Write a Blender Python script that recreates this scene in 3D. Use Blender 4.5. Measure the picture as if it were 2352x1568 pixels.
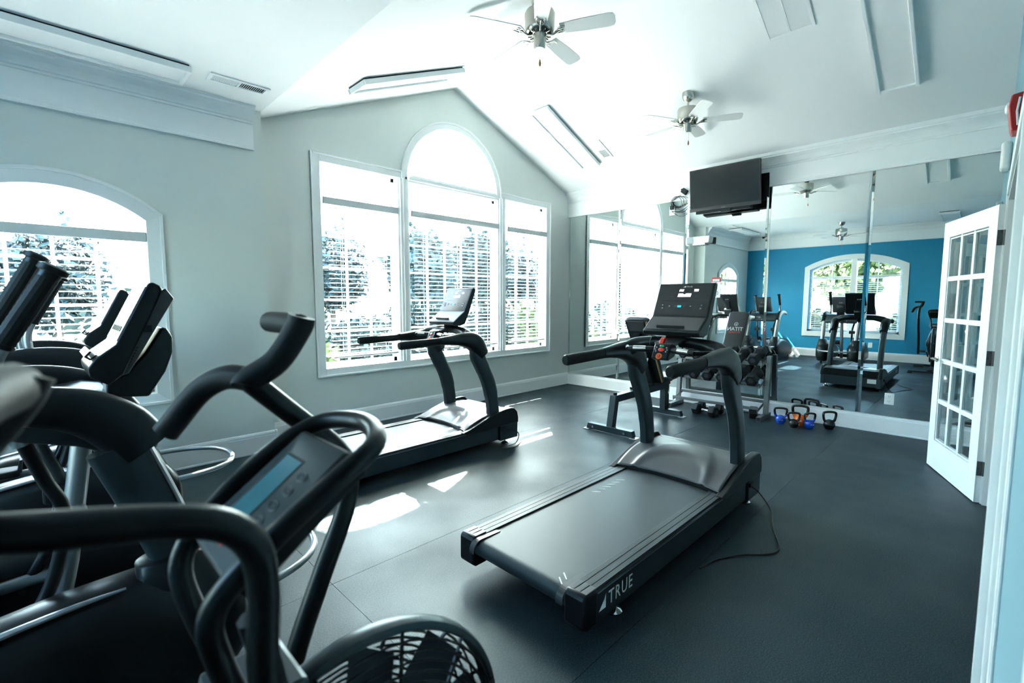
import bpy, bmesh, math, random
from mathutils import Vector, Matrix
from mathutils.geometry import tessellate_polygon

random.seed(11)
S = bpy.context.scene
COL = S.collection
for _o in list(bpy.data.objects):
    bpy.data.objects.remove(_o)

# ------------------------------------------------------------------ camera
cam_d = bpy.data.cameras.new('camera')
cam_d.sensor_width = 36.0
cam_d.lens = 1087.0 / 2352.0 * 36.0
cam_d.clip_start = 0.02
cam_d.dof.use_dof = True
cam_d.dof.focus_distance = 3.6
cam_d.dof.aperture_fstop = 3.2
cam = bpy.data.objects.new('camera', cam_d)
cam.location = (0.0, 0.0, 1.40)
cam.rotation_euler = (math.radians(90 - 5.05), 0.0, math.radians(-45.0))
COL.objects.link(cam)
S.camera = cam

# ------------------------------------------------------------------ sky, sun, exposure
SUN_DIR = Vector((1.0, 1.0, 1.45)).normalized()          # towards the sun
world = bpy.data.worlds.new('sky')
S.world = world
world.use_nodes = True
_nt = world.node_tree
_nt.nodes.clear()
_sky = _nt.nodes.new('ShaderNodeTexSky')
_sky.sky_type = 'NISHITA'
_sky.sun_disc = False
_sky.sun_elevation = math.asin(SUN_DIR.z)
_sky.sun_rotation = math.atan2(SUN_DIR.x, SUN_DIR.y)
_sky.air_density = 1.3
_sky.dust_density = 2.5
_sky.ozone_density = 1.4
_hsv = _nt.nodes.new('ShaderNodeHueSaturation')
_hsv.inputs['Saturation'].default_value = 1.0
_bg = _nt.nodes.new('ShaderNodeBackground')
_bg.inputs['Strength'].default_value = 1.35
_wo = _nt.nodes.new('ShaderNodeOutputWorld')
_nt.links.new(_sky.outputs[0], _hsv.inputs['Color'])
_tint = _nt.nodes.new('ShaderNodeMix')
_tint.data_type = 'RGBA'
_tint.blend_type = 'MULTIPLY'
_tint.inputs[0].default_value = 1.0
_tint.inputs[7].default_value = (0.88, 1.0, 0.985, 1)
_nt.links.new(_hsv.outputs[0], _tint.inputs[6])
_nt.links.new(_tint.outputs[2], _bg.inputs['Color'])
_nt.links.new(_bg.outputs[0], _wo.inputs['Surface'])

sun_d = bpy.data.lights.new('sun', 'SUN')
sun_d.energy = 27.0
sun_d.angle = math.radians(0.53)
sun_d.color = (1.0, 0.965, 0.90)
sun = bpy.data.objects.new('sun', sun_d)
sun.rotation_euler = (-SUN_DIR).to_track_quat('-Z', 'Y').to_euler()
sun.location = SUN_DIR * 30
COL.objects.link(sun)

S.view_settings.view_transform = 'Standard'
S.view_settings.look = 'None'
S.view_settings.gamma = 1.0
S.view_settings.use_curve_mapping = False
S.view_settings.exposure = 2.22
try:
    S.cycles.max_bounces = 14
    S.cycles.diffuse_bounces = 8
    S.cycles.glossy_bounces = 6
    S.cycles.transmission_bounces = 8
    S.cycles.transparent_max_bounces = 24
    S.cycles.sample_clamp_indirect = 12.0
    S.cycles.caustics_reflective = False
    S.cycles.caustics_refractive = False
    S.cycles.use_denoising = True
except Exception:
    pass

# ------------------------------------------------------------------ room numbers (metres)
XM = 6.22          # mirror wall
XB = -1.25         # blue wall
YW = 4.90          # gable wall with the big window
YL = 4.64          # wall with the arched window
XJ = 1.50          # where that wall steps back
YN = -0.060        # near wall
ZF = 3.05          # flat ceiling
XR, ZR = 3.86, 4.03  # ridge
SL = (ZR - ZF) / (XM - XR)


# ------------------------------------------------------------------ materials
MATS = {}


def mat(name, col, rough=0.5, metal=0.0, var=0.05, scale=18.0, bump=0.0, bscale=120.0, spec=0.5,
        emit=0.0, coat=0.0, stint=None):
    if name in MATS:
        return MATS[name]
    m = bpy.data.materials.new(name)
    m.use_nodes = True
    nt = m.node_tree
    b = nt.nodes['Principled BSDF']
    tc = nt.nodes.new('ShaderNodeTexCoord')
    nz = nt.nodes.new('ShaderNodeTexNoise')
    nz.inputs['Scale'].default_value = scale
    nz.inputs['Detail'].default_value = 4.0
    nt.links.new(tc.outputs['Object'], nz.inputs['Vector'])
    mx = nt.nodes.new('ShaderNodeMix')
    mx.data_type = 'RGBA'
    c0 = [max(0.0, c * (1 - var)) for c in col]
    c1 = [min(1.0, c * (1 + var)) for c in col]
    mx.inputs[6].default_value = (*c0, 1)
    mx.inputs[7].default_value = (*c1, 1)
    nt.links.new(nz.outputs['Fac'], mx.inputs[0])
    nt.links.new(mx.outputs[2], b.inputs['Base Color'])
    b.inputs['Roughness'].default_value = rough
    b.inputs['Metallic'].default_value = metal
    b.inputs['Specular IOR Level'].default_value = spec
    if stint:
        b.inputs['Specular Tint'].default_value = (*stint, 1)
    if coat:
        b.inputs['Coat Weight'].default_value = coat
        b.inputs['Coat Roughness'].default_value = 0.12
    if emit:
        nt.links.new(mx.outputs[2], b.inputs['Emission Color'])
        b.inputs['Emission Strength'].default_value = emit
    if bump:
        n2 = nt.nodes.new('ShaderNodeTexNoise')
        n2.inputs['Scale'].default_value = bscale
        n2.inputs['Detail'].default_value = 2.0
        nt.links.new(tc.outputs['Object'], n2.inputs['Vector'])
        bp = nt.nodes.new('ShaderNodeBump')
        bp.inputs['Strength'].default_value = bump
        bp.inputs['Distance'].default_value = 0.002
        nt.links.new(n2.outputs['Fac'], bp.inputs['Height'])
        nt.links.new(bp.outputs[0], b.inputs['Normal'])
    MATS[name] = m
    return m


def glass_mat(name, tint, gloss_f=1.0):
    m = bpy.data.materials.new(name)
    m.use_nodes = True
    nt = m.node_tree
    nt.nodes.clear()
    out = nt.nodes.new('ShaderNodeOutputMaterial')
    tr = nt.nodes.new('ShaderNodeBsdfTransparent')
    tr.inputs['Color'].default_value = (*tint, 1)
    gl = nt.nodes.new('ShaderNodeBsdfGlossy')
    gl.inputs['Roughness'].default_value = 0.0
    lw = nt.nodes.new('ShaderNodeLayerWeight')
    lw.inputs['Blend'].default_value = 0.5
    pw = nt.nodes.new('ShaderNodeMath')
    pw.operation = 'POWER'
    pw.inputs[1].default_value = 5.0
    ma = nt.nodes.new('ShaderNodeMath')
    ma.operation = 'MULTIPLY_ADD'
    ma.inputs[1].default_value = 0.90 * gloss_f
    ma.inputs[2].default_value = 0.022 * gloss_f
    ma.use_clamp = True
    mix = nt.nodes.new('ShaderNodeMixShader')
    nt.links.new(lw.outputs['Facing'], pw.inputs[0])
    nt.links.new(pw.outputs[0], ma.inputs[0])
    nt.links.new(ma.outputs[0], mix.inputs[0])
    nt.links.new(tr.outputs[0], mix.inputs[1])
    nt.links.new(gl.outputs[0], mix.inputs[2])
    nt.links.new(mix.outputs[0], out.inputs['Surface'])
    MATS[name] = m
    return m


def rubber_floor():
    m = bpy.data.materials.new('rubber_floor')
    m.use_nodes = True
    nt = m.node_tree
    b = nt.nodes['Principled BSDF']
    tc = nt.nodes.new('ShaderNodeTexCoord')
    sp = nt.nodes.new('ShaderNodeTexNoise')
    sp.inputs['Scale'].default_value = 190.0
    sp.inputs['Detail'].default_value = 2.0
    nt.links.new(tc.outputs['Object'], sp.inputs['Vector'])
    r1 = nt.nodes.new('ShaderNodeValToRGB')
    r1.color_ramp.elements[0].position = 0.44
    r1.color_ramp.elements[0].color = (0.004, 0.0085, 0.0108, 1)
    r1.color_ramp.elements[1].position = 0.66
    r1.color_ramp.elements[1].color = (0.030, 0.052, 0.066, 1)
    nt.links.new(sp.outputs['Fac'], r1.inputs[0])
    wn = nt.nodes.new('ShaderNodeTexNoise')
    wn.inputs['Scale'].default_value = 2.2
    wn.inputs['Detail'].default_value = 5.0
    nt.links.new(tc.outputs['Object'], wn.inputs['Vector'])
    r2 = nt.nodes.new('ShaderNodeMapRange')
    r2.inputs['From Min'].default_value = 0.35
    r2.inputs['From Max'].default_value = 0.7
    r2.inputs['To Min'].default_value = 0.44
    r2.inputs['To Max'].default_value = 0.56
    nt.links.new(wn.outputs['Fac'], r2.inputs['Value'])
    nt.links.new(r2.outputs[0], b.inputs['Roughness'])
    nt.links.new(r1.outputs[0], b.inputs['Base Color'])
    b.inputs['Specular IOR Level'].default_value = 0.36
    b.inputs['Specular Tint'].default_value = (0.60, 0.90, 1.0, 1)
    bp = nt.nodes.new('ShaderNodeBump')
    bp.inputs['Strength'].default_value = 0.35
    bp.inputs['Distance'].default_value = 0.0012
    nt.links.new(sp.outputs['Fac'], bp.inputs['Height'])
    nt.links.new(bp.outputs[0], b.inputs['Normal'])
    MATS['rubber_floor'] = m
    return m


M_WALL = mat('wall_paint_grey_green', (0.70, 0.745, 0.715), 0.75, var=0.02, scale=3, bump=0.12, bscale=90)
M_BLUE = mat('wall_paint_blue', (0.002, 0.235, 0.420), 0.6, var=0.05, scale=2, bump=0.12, bscale=90)
M_CEIL = mat('ceiling_paint', (0.83, 0.86, 0.855), 0.85, var=0.01, scale=2, bump=0.08, bscale=70)
M_TRIM = mat('trim_white_paint', (0.84, 0.87, 0.87), 0.38, var=0.015, scale=5)
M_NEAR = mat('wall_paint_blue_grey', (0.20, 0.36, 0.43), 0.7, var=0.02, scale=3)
M_HALL = mat('hall_paint', (0.50, 0.58, 0.60), 0.7, var=0.02, scale=3)
M_FLOOR = rubber_floor()
M_SLAT = mat('blind_white_vinyl', (0.86, 0.87, 0.86), 0.45, var=0.01)
M_VAL = mat('blind_valance', (0.62, 0.65, 0.66), 0.45, var=0.01)
M_GLASS = glass_mat('window_glass', (0.97, 0.99, 0.985))
M_DGLASS = glass_mat('door_glass', (0.95, 0.98, 0.97), 1.6)
M_MIRROR = mat('mirror_silver', (0.83, 0.90, 0.885), 0.0, 1.0, var=0.0)
M_EDGE = mat('mirror_edge_glass', (0.62, 0.74, 0.72), 0.08, 0.7, var=0.02)
M_BLK = mat('black_plastic', (0.0055, 0.0065, 0.0075), 0.33, spec=0.34, stint=(0.75, 0.93, 1.0), var=0.1, bump=0.05, bscale=300)
M_BLKM = mat('black_matte_rubber', (0.006, 0.0065, 0.007), 0.55, spec=0.34, stint=(0.75, 0.93, 1.0), var=0.15, bump=0.15, bscale=250)
M_FOAM = mat('black_foam_grip', (0.006, 0.0065, 0.007), 0.6, spec=0.34, stint=(0.75, 0.93, 1.0), var=0.2, scale=90, bump=0.3, bscale=260)
M_GREYM = mat('gunmetal_paint', (0.020, 0.030, 0.036), 0.36, 0.2, stint=(0.75, 0.93, 1.0), var=0.04)
M_GREYP = mat('dark_grey_plastic', (0.034, 0.038, 0.042), 0.36, var=0.06, bump=0.05, bscale=280)
M_SILV = mat('silver_paint', (0.30, 0.33, 0.35), 0.30, 0.6, var=0.03)
M_CHROME = mat('chrome', (0.72, 0.74, 0.75), 0.10, 1.0, var=0.02)
M_STEEL = mat('brushed_steel', (0.46, 0.47, 0.46), 0.28, 1.0, var=0.06, scale=60)
M_RACK = mat('rack_grey_steel', (0.20, 0.22, 0.225), 0.34, 0.55, var=0.05)
M_BELT = mat('treadmill_belt', (0.022, 0.029, 0.032), 0.44, stint=(0.72, 0.93, 1.0), var=0.1, scale=60, bump=0.25, bscale=420)
M_RAIL = mat('foot_rail_grey', (0.050, 0.060, 0.065), 0.40, 0.2, var=0.05)
M_RAILD = mat('foot_rail_groove', (0.010, 0.011, 0.012), 0.6)
M_SHROUD = mat('shroud_grey', (0.070, 0.076, 0.080), 0.36, var=0.04, bump=0.08, bscale=400)
M_WHITE = mat('print_white', (0.80, 0.82, 0.82), 0.5, var=0.01)
M_WPL = mat('white_plastic', (0.78, 0.79, 0.77), 0.35, var=0.01)
M_SCREEN = mat('console_glass', (0.018, 0.022, 0.026), 0.16, var=0.05)
M_LCDLIT = mat('led_white', (0.85, 0.88, 1.0), 0.4, var=0.0, emit=2.2)
M_CYAN = mat('button_cyan', (0.03, 0.42, 0.55), 0.4, var=0.02, emit=0.25)
M_LCD = mat('lcd_teal', (0.045, 0.19, 0.235), 0.22, var=0.06, scale=60)
M_RED = mat('red_plastic', (0.62, 0.03, 0.02), 0.35, var=0.05)
M_GREEN = mat('green_button', (0.02, 0.33, 0.15), 0.4, var=0.05)
M_ORANGE = mat('orange_vinyl', (0.86, 0.17, 0.012), 0.22, var=0.06, coat=0.4)
M_BLUEV = mat('blue_vinyl', (0.008, 0.075, 0.52), 0.22, var=0.08, coat=0.4)
M_KBLK = mat('black_enamel', (0.010, 0.010, 0.011), 0.25, var=0.1, bump=0.1, bscale=150)
M_VINYL = mat('bench_vinyl', (0.022, 0.024, 0.026), 0.42, var=0.1, bump=0.1, bscale=200)
M_PLY = mat('bench_plywood', (0.30, 0.20, 0.09), 0.6, var=0.2, scale=20)
M_REDSIGN = mat('sign_red', (0.42, 0.02, 0.025), 0.4)
M_STROBE = mat('strobe_red', (0.40, 0.012, 0.012), 0.35)
M_LENS = mat('clear_lens', (0.75, 0.80, 0.82), 0.06, 0.0, var=0.03, coat=0.5)
M_TV = mat('tv_panel', (0.022, 0.026, 0.026), 0.12, var=0.02)
M_TVB = mat('tv_bezel', (0.022, 0.025, 0.027), 0.3, var=0.02)
M_LITE = mat('light_diffuser', (0.82, 0.85, 0.85), 0.5, var=0.01)
M_NICKEL = mat('brushed_nickel', (0.50, 0.49, 0.44), 0.27, 1.0, var=0.04, scale=40)
M_BLADE = mat('fan_blade_white', (0.74, 0.76, 0.74), 0.4, var=0.01)
M_WOOD = mat('oak_fob', (0.42, 0.20, 0.05), 0.4, var=0.15)
M_DARK = mat('vent_dark', (0.03, 0.045, 0.04), 0.8)
M_HINGE = mat('hinge_steel', (0.075, 0.085, 0.09), 0.45, 0.3)
M_LEAF = mat('leaf_green', (0.026, 0.052, 0.050), 0.6, var=0.6, scale=3)
M_LEAF2 = mat('leaf_yellow_green', (0.060, 0.085, 0.022), 0.6, var=0.6, scale=3)
M_BARK = mat('bark', (0.10, 0.075, 0.055), 0.9, var=0.3, bump=0.4, bscale=30)
M_GRASS = mat('pale_paving', (0.12, 0.125, 0.125), 0.9, var=0.3, scale=4)
M_SIDING = mat('house_siding', (0.62, 0.63, 0.60), 0.7, var=0.02)
M_ROOF = mat('roof_shingle', (0.16, 0.16, 0.17), 0.9, var=0.15, scale=8)
M_WINDARK = mat('house_window_glass', (0.06, 0.08, 0.09), 0.1)
M_CABLE = mat('cable_black', (0.01, 0.01, 0.01), 0.45)
M_CEMENT = mat('outer_wall', (0.42, 0.40, 0.37), 0.85)


# ------------------------------------------------------------------ mesh helpers
def V(*a):
    return Vector(a)


class MB:
    """collects geometry for ONE mesh object"""

    def __init__(self, M=None):
        self.v = []
        self.f = []
        self.M = M

    def _add(self, vs, fs):
        o = len(self.v)
        if self.M is not None:
            vs = [self.M @ Vector(p) for p in vs]
        self.v.extend([tuple(p) for p in vs])
        self.f.extend([tuple(i + o for i in f) for f in fs])
        return self

    def box(self, x0, x1, y0, y1, z0, z1, M=None):
        vs = [V(x, y, z) for z in (z0, z1) for y in (y0, y1) for x in (x0, x1)]
        if M is not None:
            vs = [M @ p for p in vs]
        return self._add(vs, [(0, 2, 3, 1), (4, 5, 7, 6), (0, 1, 5, 4), (2, 6, 7, 3), (0, 4, 6, 2), (1, 3, 7, 5)])

    def prism(self, pts, a0, a1, axis='y'):
        n = len(pts)

        def mk(p, a):
            if axis == 'x':
                return V(a, p[0], p[1])
            if axis == 'y':
                return V(p[0], a, p[1])
            return V(p[0], p[1], a)
        vs = [mk(p, a0) for p in pts] + [mk(p, a1) for p in pts]
        area = sum(pts[i][0] * pts[(i + 1) % n][1] - pts[(i + 1) % n][0] * pts[i][1] for i in range(n))
        flip = (area > 0) == (axis == 'y')
        if not flip:
            fs = [tuple(range(n))[::-1], tuple(range(n, 2 * n))]
            fs += [(i, (i + 1) % n, n + (i + 1) % n, n + i) for i in range(n)]
        else:
            fs = [tuple(range(n)), tuple(range(n, 2 * n))[::-1]]
            fs += [((i + 1) % n, i, n + i, n + (i + 1) % n) for i in range(n)]
        if a1 < a0:
            fs = [f[::-1] for f in fs]
        return self._add(vs, fs)

    def loft(self, rings, cap=True, closed=False):
        n = len(rings[0])
        vs = [p for r in rings for p in r]
        fs = []
        m = len(rings)
        for k in range(m if closed else m - 1):
            a, b = k * n, ((k + 1) % m) * n
            for i in range(n):
                j = (i + 1) % n
                fs.append((a + i, a + j, b + j, b + i))
        if cap and not closed:
            fs.append(tuple(range(n))[::-1])
            fs.append(tuple(range((m - 1) * n, m * n)))
        return self._add(vs, fs)

    def tube(self, path, r, n=10, closed=False, flat=1.0, up=None, power=2.0, cap=True):
        """sweep a round (or oval: flat = size along the frame's second axis / first) section"""
        pts = [Vector(p) for p in path]
        m = len(pts)
        rs = r if isinstance(r, (list, tuple)) else [r] * m
        fl = flat if isinstance(flat, (list, tuple)) else [flat] * m
        tang = []
        for i in range(m):
            if closed:
                t = pts[(i + 1) % m] - pts[i - 1]
            else:
                t = pts[min(i + 1, m - 1)] - pts[max(i - 1, 0)]
            tang.append(t.normalized())
        if up is None:
            u = tang[0].orthogonal().normalized()
        else:
            u = Vector(up)
        rings = []
        for i in range(m):
            t = tang[i]
            u = (u - t * u.dot(t))
            if u.length < 1e-6:
                u = t.orthogonal()
            u.normalize()
            w = t.cross(u)
            ring = []
            for k in range(n):
                a = 2 * math.pi * (k + 0.5) / n
                ca, sa = math.cos(a), math.sin(a)
                if power != 2.0:
                    ca = math.copysign(abs(ca) ** (2 / power), ca)
                    sa = math.copysign(abs(sa) ** (2 / power), sa)
                ring.append(pts[i] + u * (ca * rs[i]) + w * (sa * rs[i] * fl[i]))
            rings.append(ring)
        return self.loft(rings, cap=cap, closed=closed)

    def lathe(self, prof, n=20, c=(0, 0, 0), axis='z', a0=0.0):
        c = Vector(c)
        rings = []
        for r, h in prof:
            ring = []
            for k in range(n):
                a = a0 + 2 * math.pi * k / n
                x, y = r * math.cos(a), r * math.sin(a)
                if axis == 'z':
                    ring.append(c + V(x, y, h))
                elif axis == 'y':
                    ring.append(c + V(y, h, x))
                else:
                    ring.append(c + V(h, x, y))
            rings.append(ring)
        return self.loft(rings)

    def strip(self, outer, inner, y0, y1, axis='y'):
        """a band between two open polylines (same count), given thickness along axis"""
        n = len(outer)
        for i in range(n - 1):
            q = [outer[i], outer[i + 1], inner[i + 1], inner[i]]
            self.prism(q, y0, y1, axis)
        return self

    def holes(self, outer, holes, a0, a1, axis='y'):
        """flat panel with holes, thickness a0..a1"""
        def mk(p, a):
            if axis == 'x':
                return V(a, p[0], p[1])
            if axis == 'y':
                return V(p[0], a, p[1])
            return V(p[0], p[1], a)
        loops = [outer] + holes
        flatp = [p for l in loops for p in l]
        tris = tessellate_polygon([[V(p[0], p[1], 0) for p in l] for l in loops])
        n = len(flatp)
        vs = [mk(p, a0) for p in flatp] + [mk(p, a1) for p in flatp]
        fs = []
        for t in tris:
            fs.append(tuple(t))
            fs.append(tuple(n + i for i in t[::-1]))
        o = 0
        for l in loops:
            k = len(l)
            for i in range(k):
                j = (i + 1) % k
                fs.append((o + i, o + j, n + o + j, n + o + i))
            o += k
        return self._add(vs, fs)

    def quad(self, a, b, c, d):
        return self._add([Vector(a), Vector(b), Vector(c), Vector(d)], [(0, 1, 2, 3)])

    def mesh(self, name, material, smooth=38.0, fix=True):
        me = bpy.data.meshes.new(name)
        me.from_pydata(self.v, [], self.f)
        if fix:
            bm = bmesh.new()
            bm.from_mesh(me)
            bmesh.ops.recalc_face_normals(bm, faces=bm.faces)
            bm.to_mesh(me)
            bm.free()
        if smooth:
            for p in me.polygons:
                p.use_smooth = True
            me.set_sharp_from_angle(angle=math.radians(smooth))
        me.materials.append(material)
        me.update()
        return me

    def build(self, name, material, parent=None, smooth=38.0, bevel=0.0, seg=2, loc=None, fix=True, subsurf=0):
        me = self.mesh(name, material, smooth, fix)
        return link(name, me, parent, bevel, seg, loc, subsurf)


def link(name, me, parent=None, bevel=0.0, seg=2, loc=None, subsurf=0):
    o = bpy.data.objects.new(name, me)
    COL.objects.link(o)
    if parent is not None:
        o.parent = parent
    if loc is not None:
        o.location = loc
    if bevel:
        b = o.modifiers.new('bevel', 'BEVEL')
        b.width = bevel
        b.segments = seg
        b.limit_method = 'ANGLE'
        b.angle_limit = math.radians(40)
        b.harden_normals = False
    if subsurf:
        s = o.modifiers.new('subsurf', 'SUBSURF')
        s.levels = subsurf
        s.render_levels = subsurf
    return o


def thing(name, label, cat, loc=(0, 0, 0), rotz=0.0, group=None):
    o = bpy.data.objects.new(name, None)
    o.empty_display_size = 0.1
    COL.objects.link(o)
    o.location = loc
    o.rotation_euler = (0, 0, rotz)
    return tag(o, label, cat, group)


def tag(o, label=None, cat=None, group=None, kind=None):
    if label:
        o['label'] = label
    if cat:
        o['category'] = cat
    if group:
        o['group'] = group
    if kind:
        o['kind'] = kind
    return o


def struct(o):
    o['kind'] = 'structure'
    return o


def sempty(name, loc=(0, 0, 0)):
    o = bpy.data.objects.new(name, None)
    o.empty_display_size = 0.1
    o.location = loc
    COL.objects.link(o)
    return struct(o)


def copy_tree(o, parent=None):
    c = o.copy()
    COL.objects.link(c)
    if parent is not None:
        c.parent = parent
    for ch in [x for x in ALL_CHILDREN(o)]:
        copy_tree(ch, c)
    return c


def ALL_CHILDREN(o):
    return [x for x in COL.objects if x.parent == o]


def text(name, s, size, M, material, parent, extrude=0.0006, align='LEFT', shear=0.0, spacing=1.0, sx=1.0, bold=0.0):
    """flat lettering as mesh; M places the text plane (x right, y up, z out of the surface)"""
    cu = bpy.data.curves.new('lettering', 'FONT')
    cu.body = s
    cu.size = size
    cu.extrude = extrude
    cu.align_x = align
    cu.shear = shear
    cu.space_character = spacing
    cu.offset = bold
    cu.resolution_u = 2
    t = bpy.data.objects.new('lettering', cu)
    COL.objects.link(t)
    dg = bpy.context.evaluated_depsgraph_get()
    dg.update()
    me = bpy.data.meshes.new_from_object(t.evaluated_get(dg))
    bpy.data.objects.remove(t)
    bpy.data.curves.remove(cu)
    me.transform(M @ Matrix.Diagonal((sx, 1, 1, 1)))
    me.materials.clear()
    me.materials.append(material)
    me.name = name
    return link(name, me, parent)


def frame_M(origin, xdir, ydir):
    x = Vector(xdir).normalized()
    z = x.cross(Vector(ydir)).normalized()
    y = z.cross(x)
    m = Matrix((x, y, z)).transposed().to_4x4()
    m.translation = Vector(origin)
    return m


def spline(pts, k=6, closed=False):
    """catmull-rom through the points"""
    P = [Vector(p) for p in pts]
    n = len(P)
    out = []
    rng = n if closed else n - 1
    for i in range(rng):
        p1, p2 = P[i], P[(i + 1) % n]
        p0 = P[i - 1] if (closed or i > 0) else p1 * 2 - p2
        p3 = P[(i + 2) % n] if (closed or i + 2 < n) else p2 * 2 - p1
        for j in range(k):
            t = j / k
            out.append(0.5 * ((2 * p1) + (p2 - p0) * t + (2 * p0 - 5 * p1 + 4 * p2 - p3) * t * t
                              + (3 * p1 - p0 - 3 * p2 + p3) * t ** 3))
    if not closed:
        out.append(P[-1])
    return out


def lerp_list(vals, k):
    out = []
    for a, b in zip(vals[:-1], vals[1:]):
        for j in range(k):
            out.append(a + (b - a) * j / k)
    out.append(vals[-1])
    return out


def arc(cx, cz, r, a0, a1, n):
    return [(cx + r * math.cos(a0 + (a1 - a0) * i / n), cz + r * math.sin(a0 + (a1 - a0) * i / n)) for i in range(n + 1)]


def rot(ax, deg):
    return Matrix.Rotation(math.radians(deg), 4, ax)


def T(*p):
    return Matrix.Translation(Vector(p))
# ================================================================== STRUCTURE
def roof_z(x):
    return ZF if x < XJ else ZR - SL * abs(x - XR)


# floor: slab plus rubber mats laid edge to edge
fl = MB().box(XB - 0.2, XM + 0.2, -2.0, YW + 0.2, -0.12, -0.004).build('floor', M_RAILD, smooth=0)
struct(fl)
_ys = [-0.24, 0.99, 2.20, 3.41, 4.90]
_xs = [[-1.25, 0.945, 6.22], [-1.25, 0.945, 6.22], [-1.25, 0.945, 6.22], [-1.25, 0.945, 6.22]]
for i in range(4):
    for a, b in zip(_xs[i][:-1], _xs[i][1:]):
        g = 0.0011
        MB().box(a + g, b - g, _ys[i] + g, _ys[i + 1] - g, -0.006, 0.0).build('rubber_mat', M_FLOOR, fl, smooth=0)
MB().box(XB, XM, -1.8, -0.242, -0.006, 0.0).build('rubber_mat', M_FLOOR, fl, smooth=0)

# ceiling (flat part, then the gable's two slopes) and the roof above it with its overhanging rake
prof = [(XB - 0.2, ZF), (XJ, ZF), (XR, ZR), (XM + 0.2, roof_z(XM + 0.2))]
cl = MB().prism(prof + [(x, z + 0.05) for x, z in prof[::-1]], YN - 0.13, YW + 0.2, 'y').build('ceiling', M_CEIL, smooth=0)
struct(cl)
rp = [(XB - 0.6, ZF + 0.055), (XJ, ZF + 0.055), (XR, ZR + 0.055), (XM + 0.5, roof_z(XM + 0.5) + 0.055)]
struct(MB().prism(rp + [(x, z + 0.15) for x, z in rp[::-1]], -2.2, YW + 0.28, 'y').build('roof', M_ROOF, smooth=0))

# wall with the big gable window
ARC_C, ARC_Z, ARC_R = 3.868, 2.80, 0.73
_arc = arc(ARC_C, ARC_Z, ARC_R, 0.0, math.pi, 36)
hole1 = [(2.11, 0.67), (5.64, 0.67), (5.64, 2.80)] + _arc + [(2.11, 2.80)]
outer = [(XJ - 0.2, -0.12), (XM + 0.2, -0.12), (XM + 0.2, roof_z(XM + 0.2)), (XR, ZR), (XJ, ZF), (XJ - 0.2, ZF)]
struct(MB().holes(outer, [hole1], YW, YW + 0.125).build('wall_back', M_WALL, smooth=0))

# wall with the arched window, its end steps back to the gable wall
A2C, A2Z = 0.10, 1.352
A2RO, A2RI = 0.953, 0.845
_h = 0.53
_a2 = math.acos(_h / A2RI)
hole2 = [(A2C - _h, 0.66), (A2C + _h, 0.66)] + arc(A2C, A2Z, A2RI, _a2, math.pi - _a2, 24)
wl = MB().holes([(XB - 0.2, -0.12), (XJ, -0.12), (XJ, ZF), (XB - 0.2, ZF)], [hole2], YL, YL + 0.13)
wl.box(XJ - 0.16, XJ, YL + 0.13, YW + 0.10, -0.12, ZF)
struct(wl.build('wall_back_left', M_WALL, smooth=0))

# mirror wall
struct(MB().box(XM, XM + 0.2, YN - 0.13, YW + 0.2, -0.12, ZF).build('wall_right', M_WALL, smooth=0))

# blue wall with the double arched window
W3Y0, W3Y1 = 1.25, 3.27
W3C = (W3Y0 + W3Y1) / 2
W3H = (W3Y1 - W3Y0) / 2
W3S, W3A = 2.20, 2.47                       # outer spring and apex
W3R = (W3H ** 2 + (W3A - W3S) ** 2) / (2 * (W3A - W3S))
W3Z = W3A - W3R
_hi = W3H - 0.11
_ri = W3R - 0.11
_a3 = math.acos(_hi / _ri)
hole3 = [(W3C - _hi, 0.62), (W3C + _hi, 0.62)] + arc(W3C, W3Z, _ri, _a3, math.pi - _a3, 24)
struct(MB().holes([(YN - 0.13, -0.12), (YL + 0.18, -0.12), (YL + 0.18, ZF), (YN - 0.13, ZF)], [hole3], XB - 0.18, XB, 'x')
       .build('wall_left', M_BLUE, smooth=0))

# near wall: the opening the picture is taken from, and the french door opening
DX0, DX1, DZ = 1.50, 4.50, 2.06
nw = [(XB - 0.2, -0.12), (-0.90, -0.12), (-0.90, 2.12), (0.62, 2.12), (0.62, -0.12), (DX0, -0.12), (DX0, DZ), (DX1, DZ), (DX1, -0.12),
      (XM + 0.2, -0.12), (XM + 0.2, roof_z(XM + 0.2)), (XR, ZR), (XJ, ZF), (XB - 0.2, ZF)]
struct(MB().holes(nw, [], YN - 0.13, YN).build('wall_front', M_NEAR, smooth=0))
hall = MB()
hall.box(XB - 0.2, XM + 0.2, -2.0, -1.8, -0.12, 2.8)
hall.box(XB - 0.4, XB - 0.2, -2.0, YN - 0.13, -0.12, 2.8)
hall.box(XM + 0.2, XM + 0.4, -2.0, YN - 0.13, -0.12, 2.8)
struct(hall.build('wall_hall', M_HALL, smooth=0))
struct(MB().box(XB - 0.4, XM + 0.4, -2.0, YN - 0.13, 2.75, 2.85).build('ceiling_hall', M_CEIL, smooth=0))

# baseboards
BB = [(0, 0), (0.020, 0), (0.020, 0.012), (0.016, 0.018), (0.016, 0.150), (0.013, 0.158), (0.013, 0.170), (0.006, 0.186), (0, 0.19)]


def run_profile(prof_, wall, sign, a0, a1, along):
    """sweep a wall profile (distance from the wall, z); along x: wall is a y value, along y: wall is an x value"""
    mb = MB()
    pts = [(wall + sign * d, z) for d, z in prof_]
    mb.prism(pts, a0, a1, along)
    return mb


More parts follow.
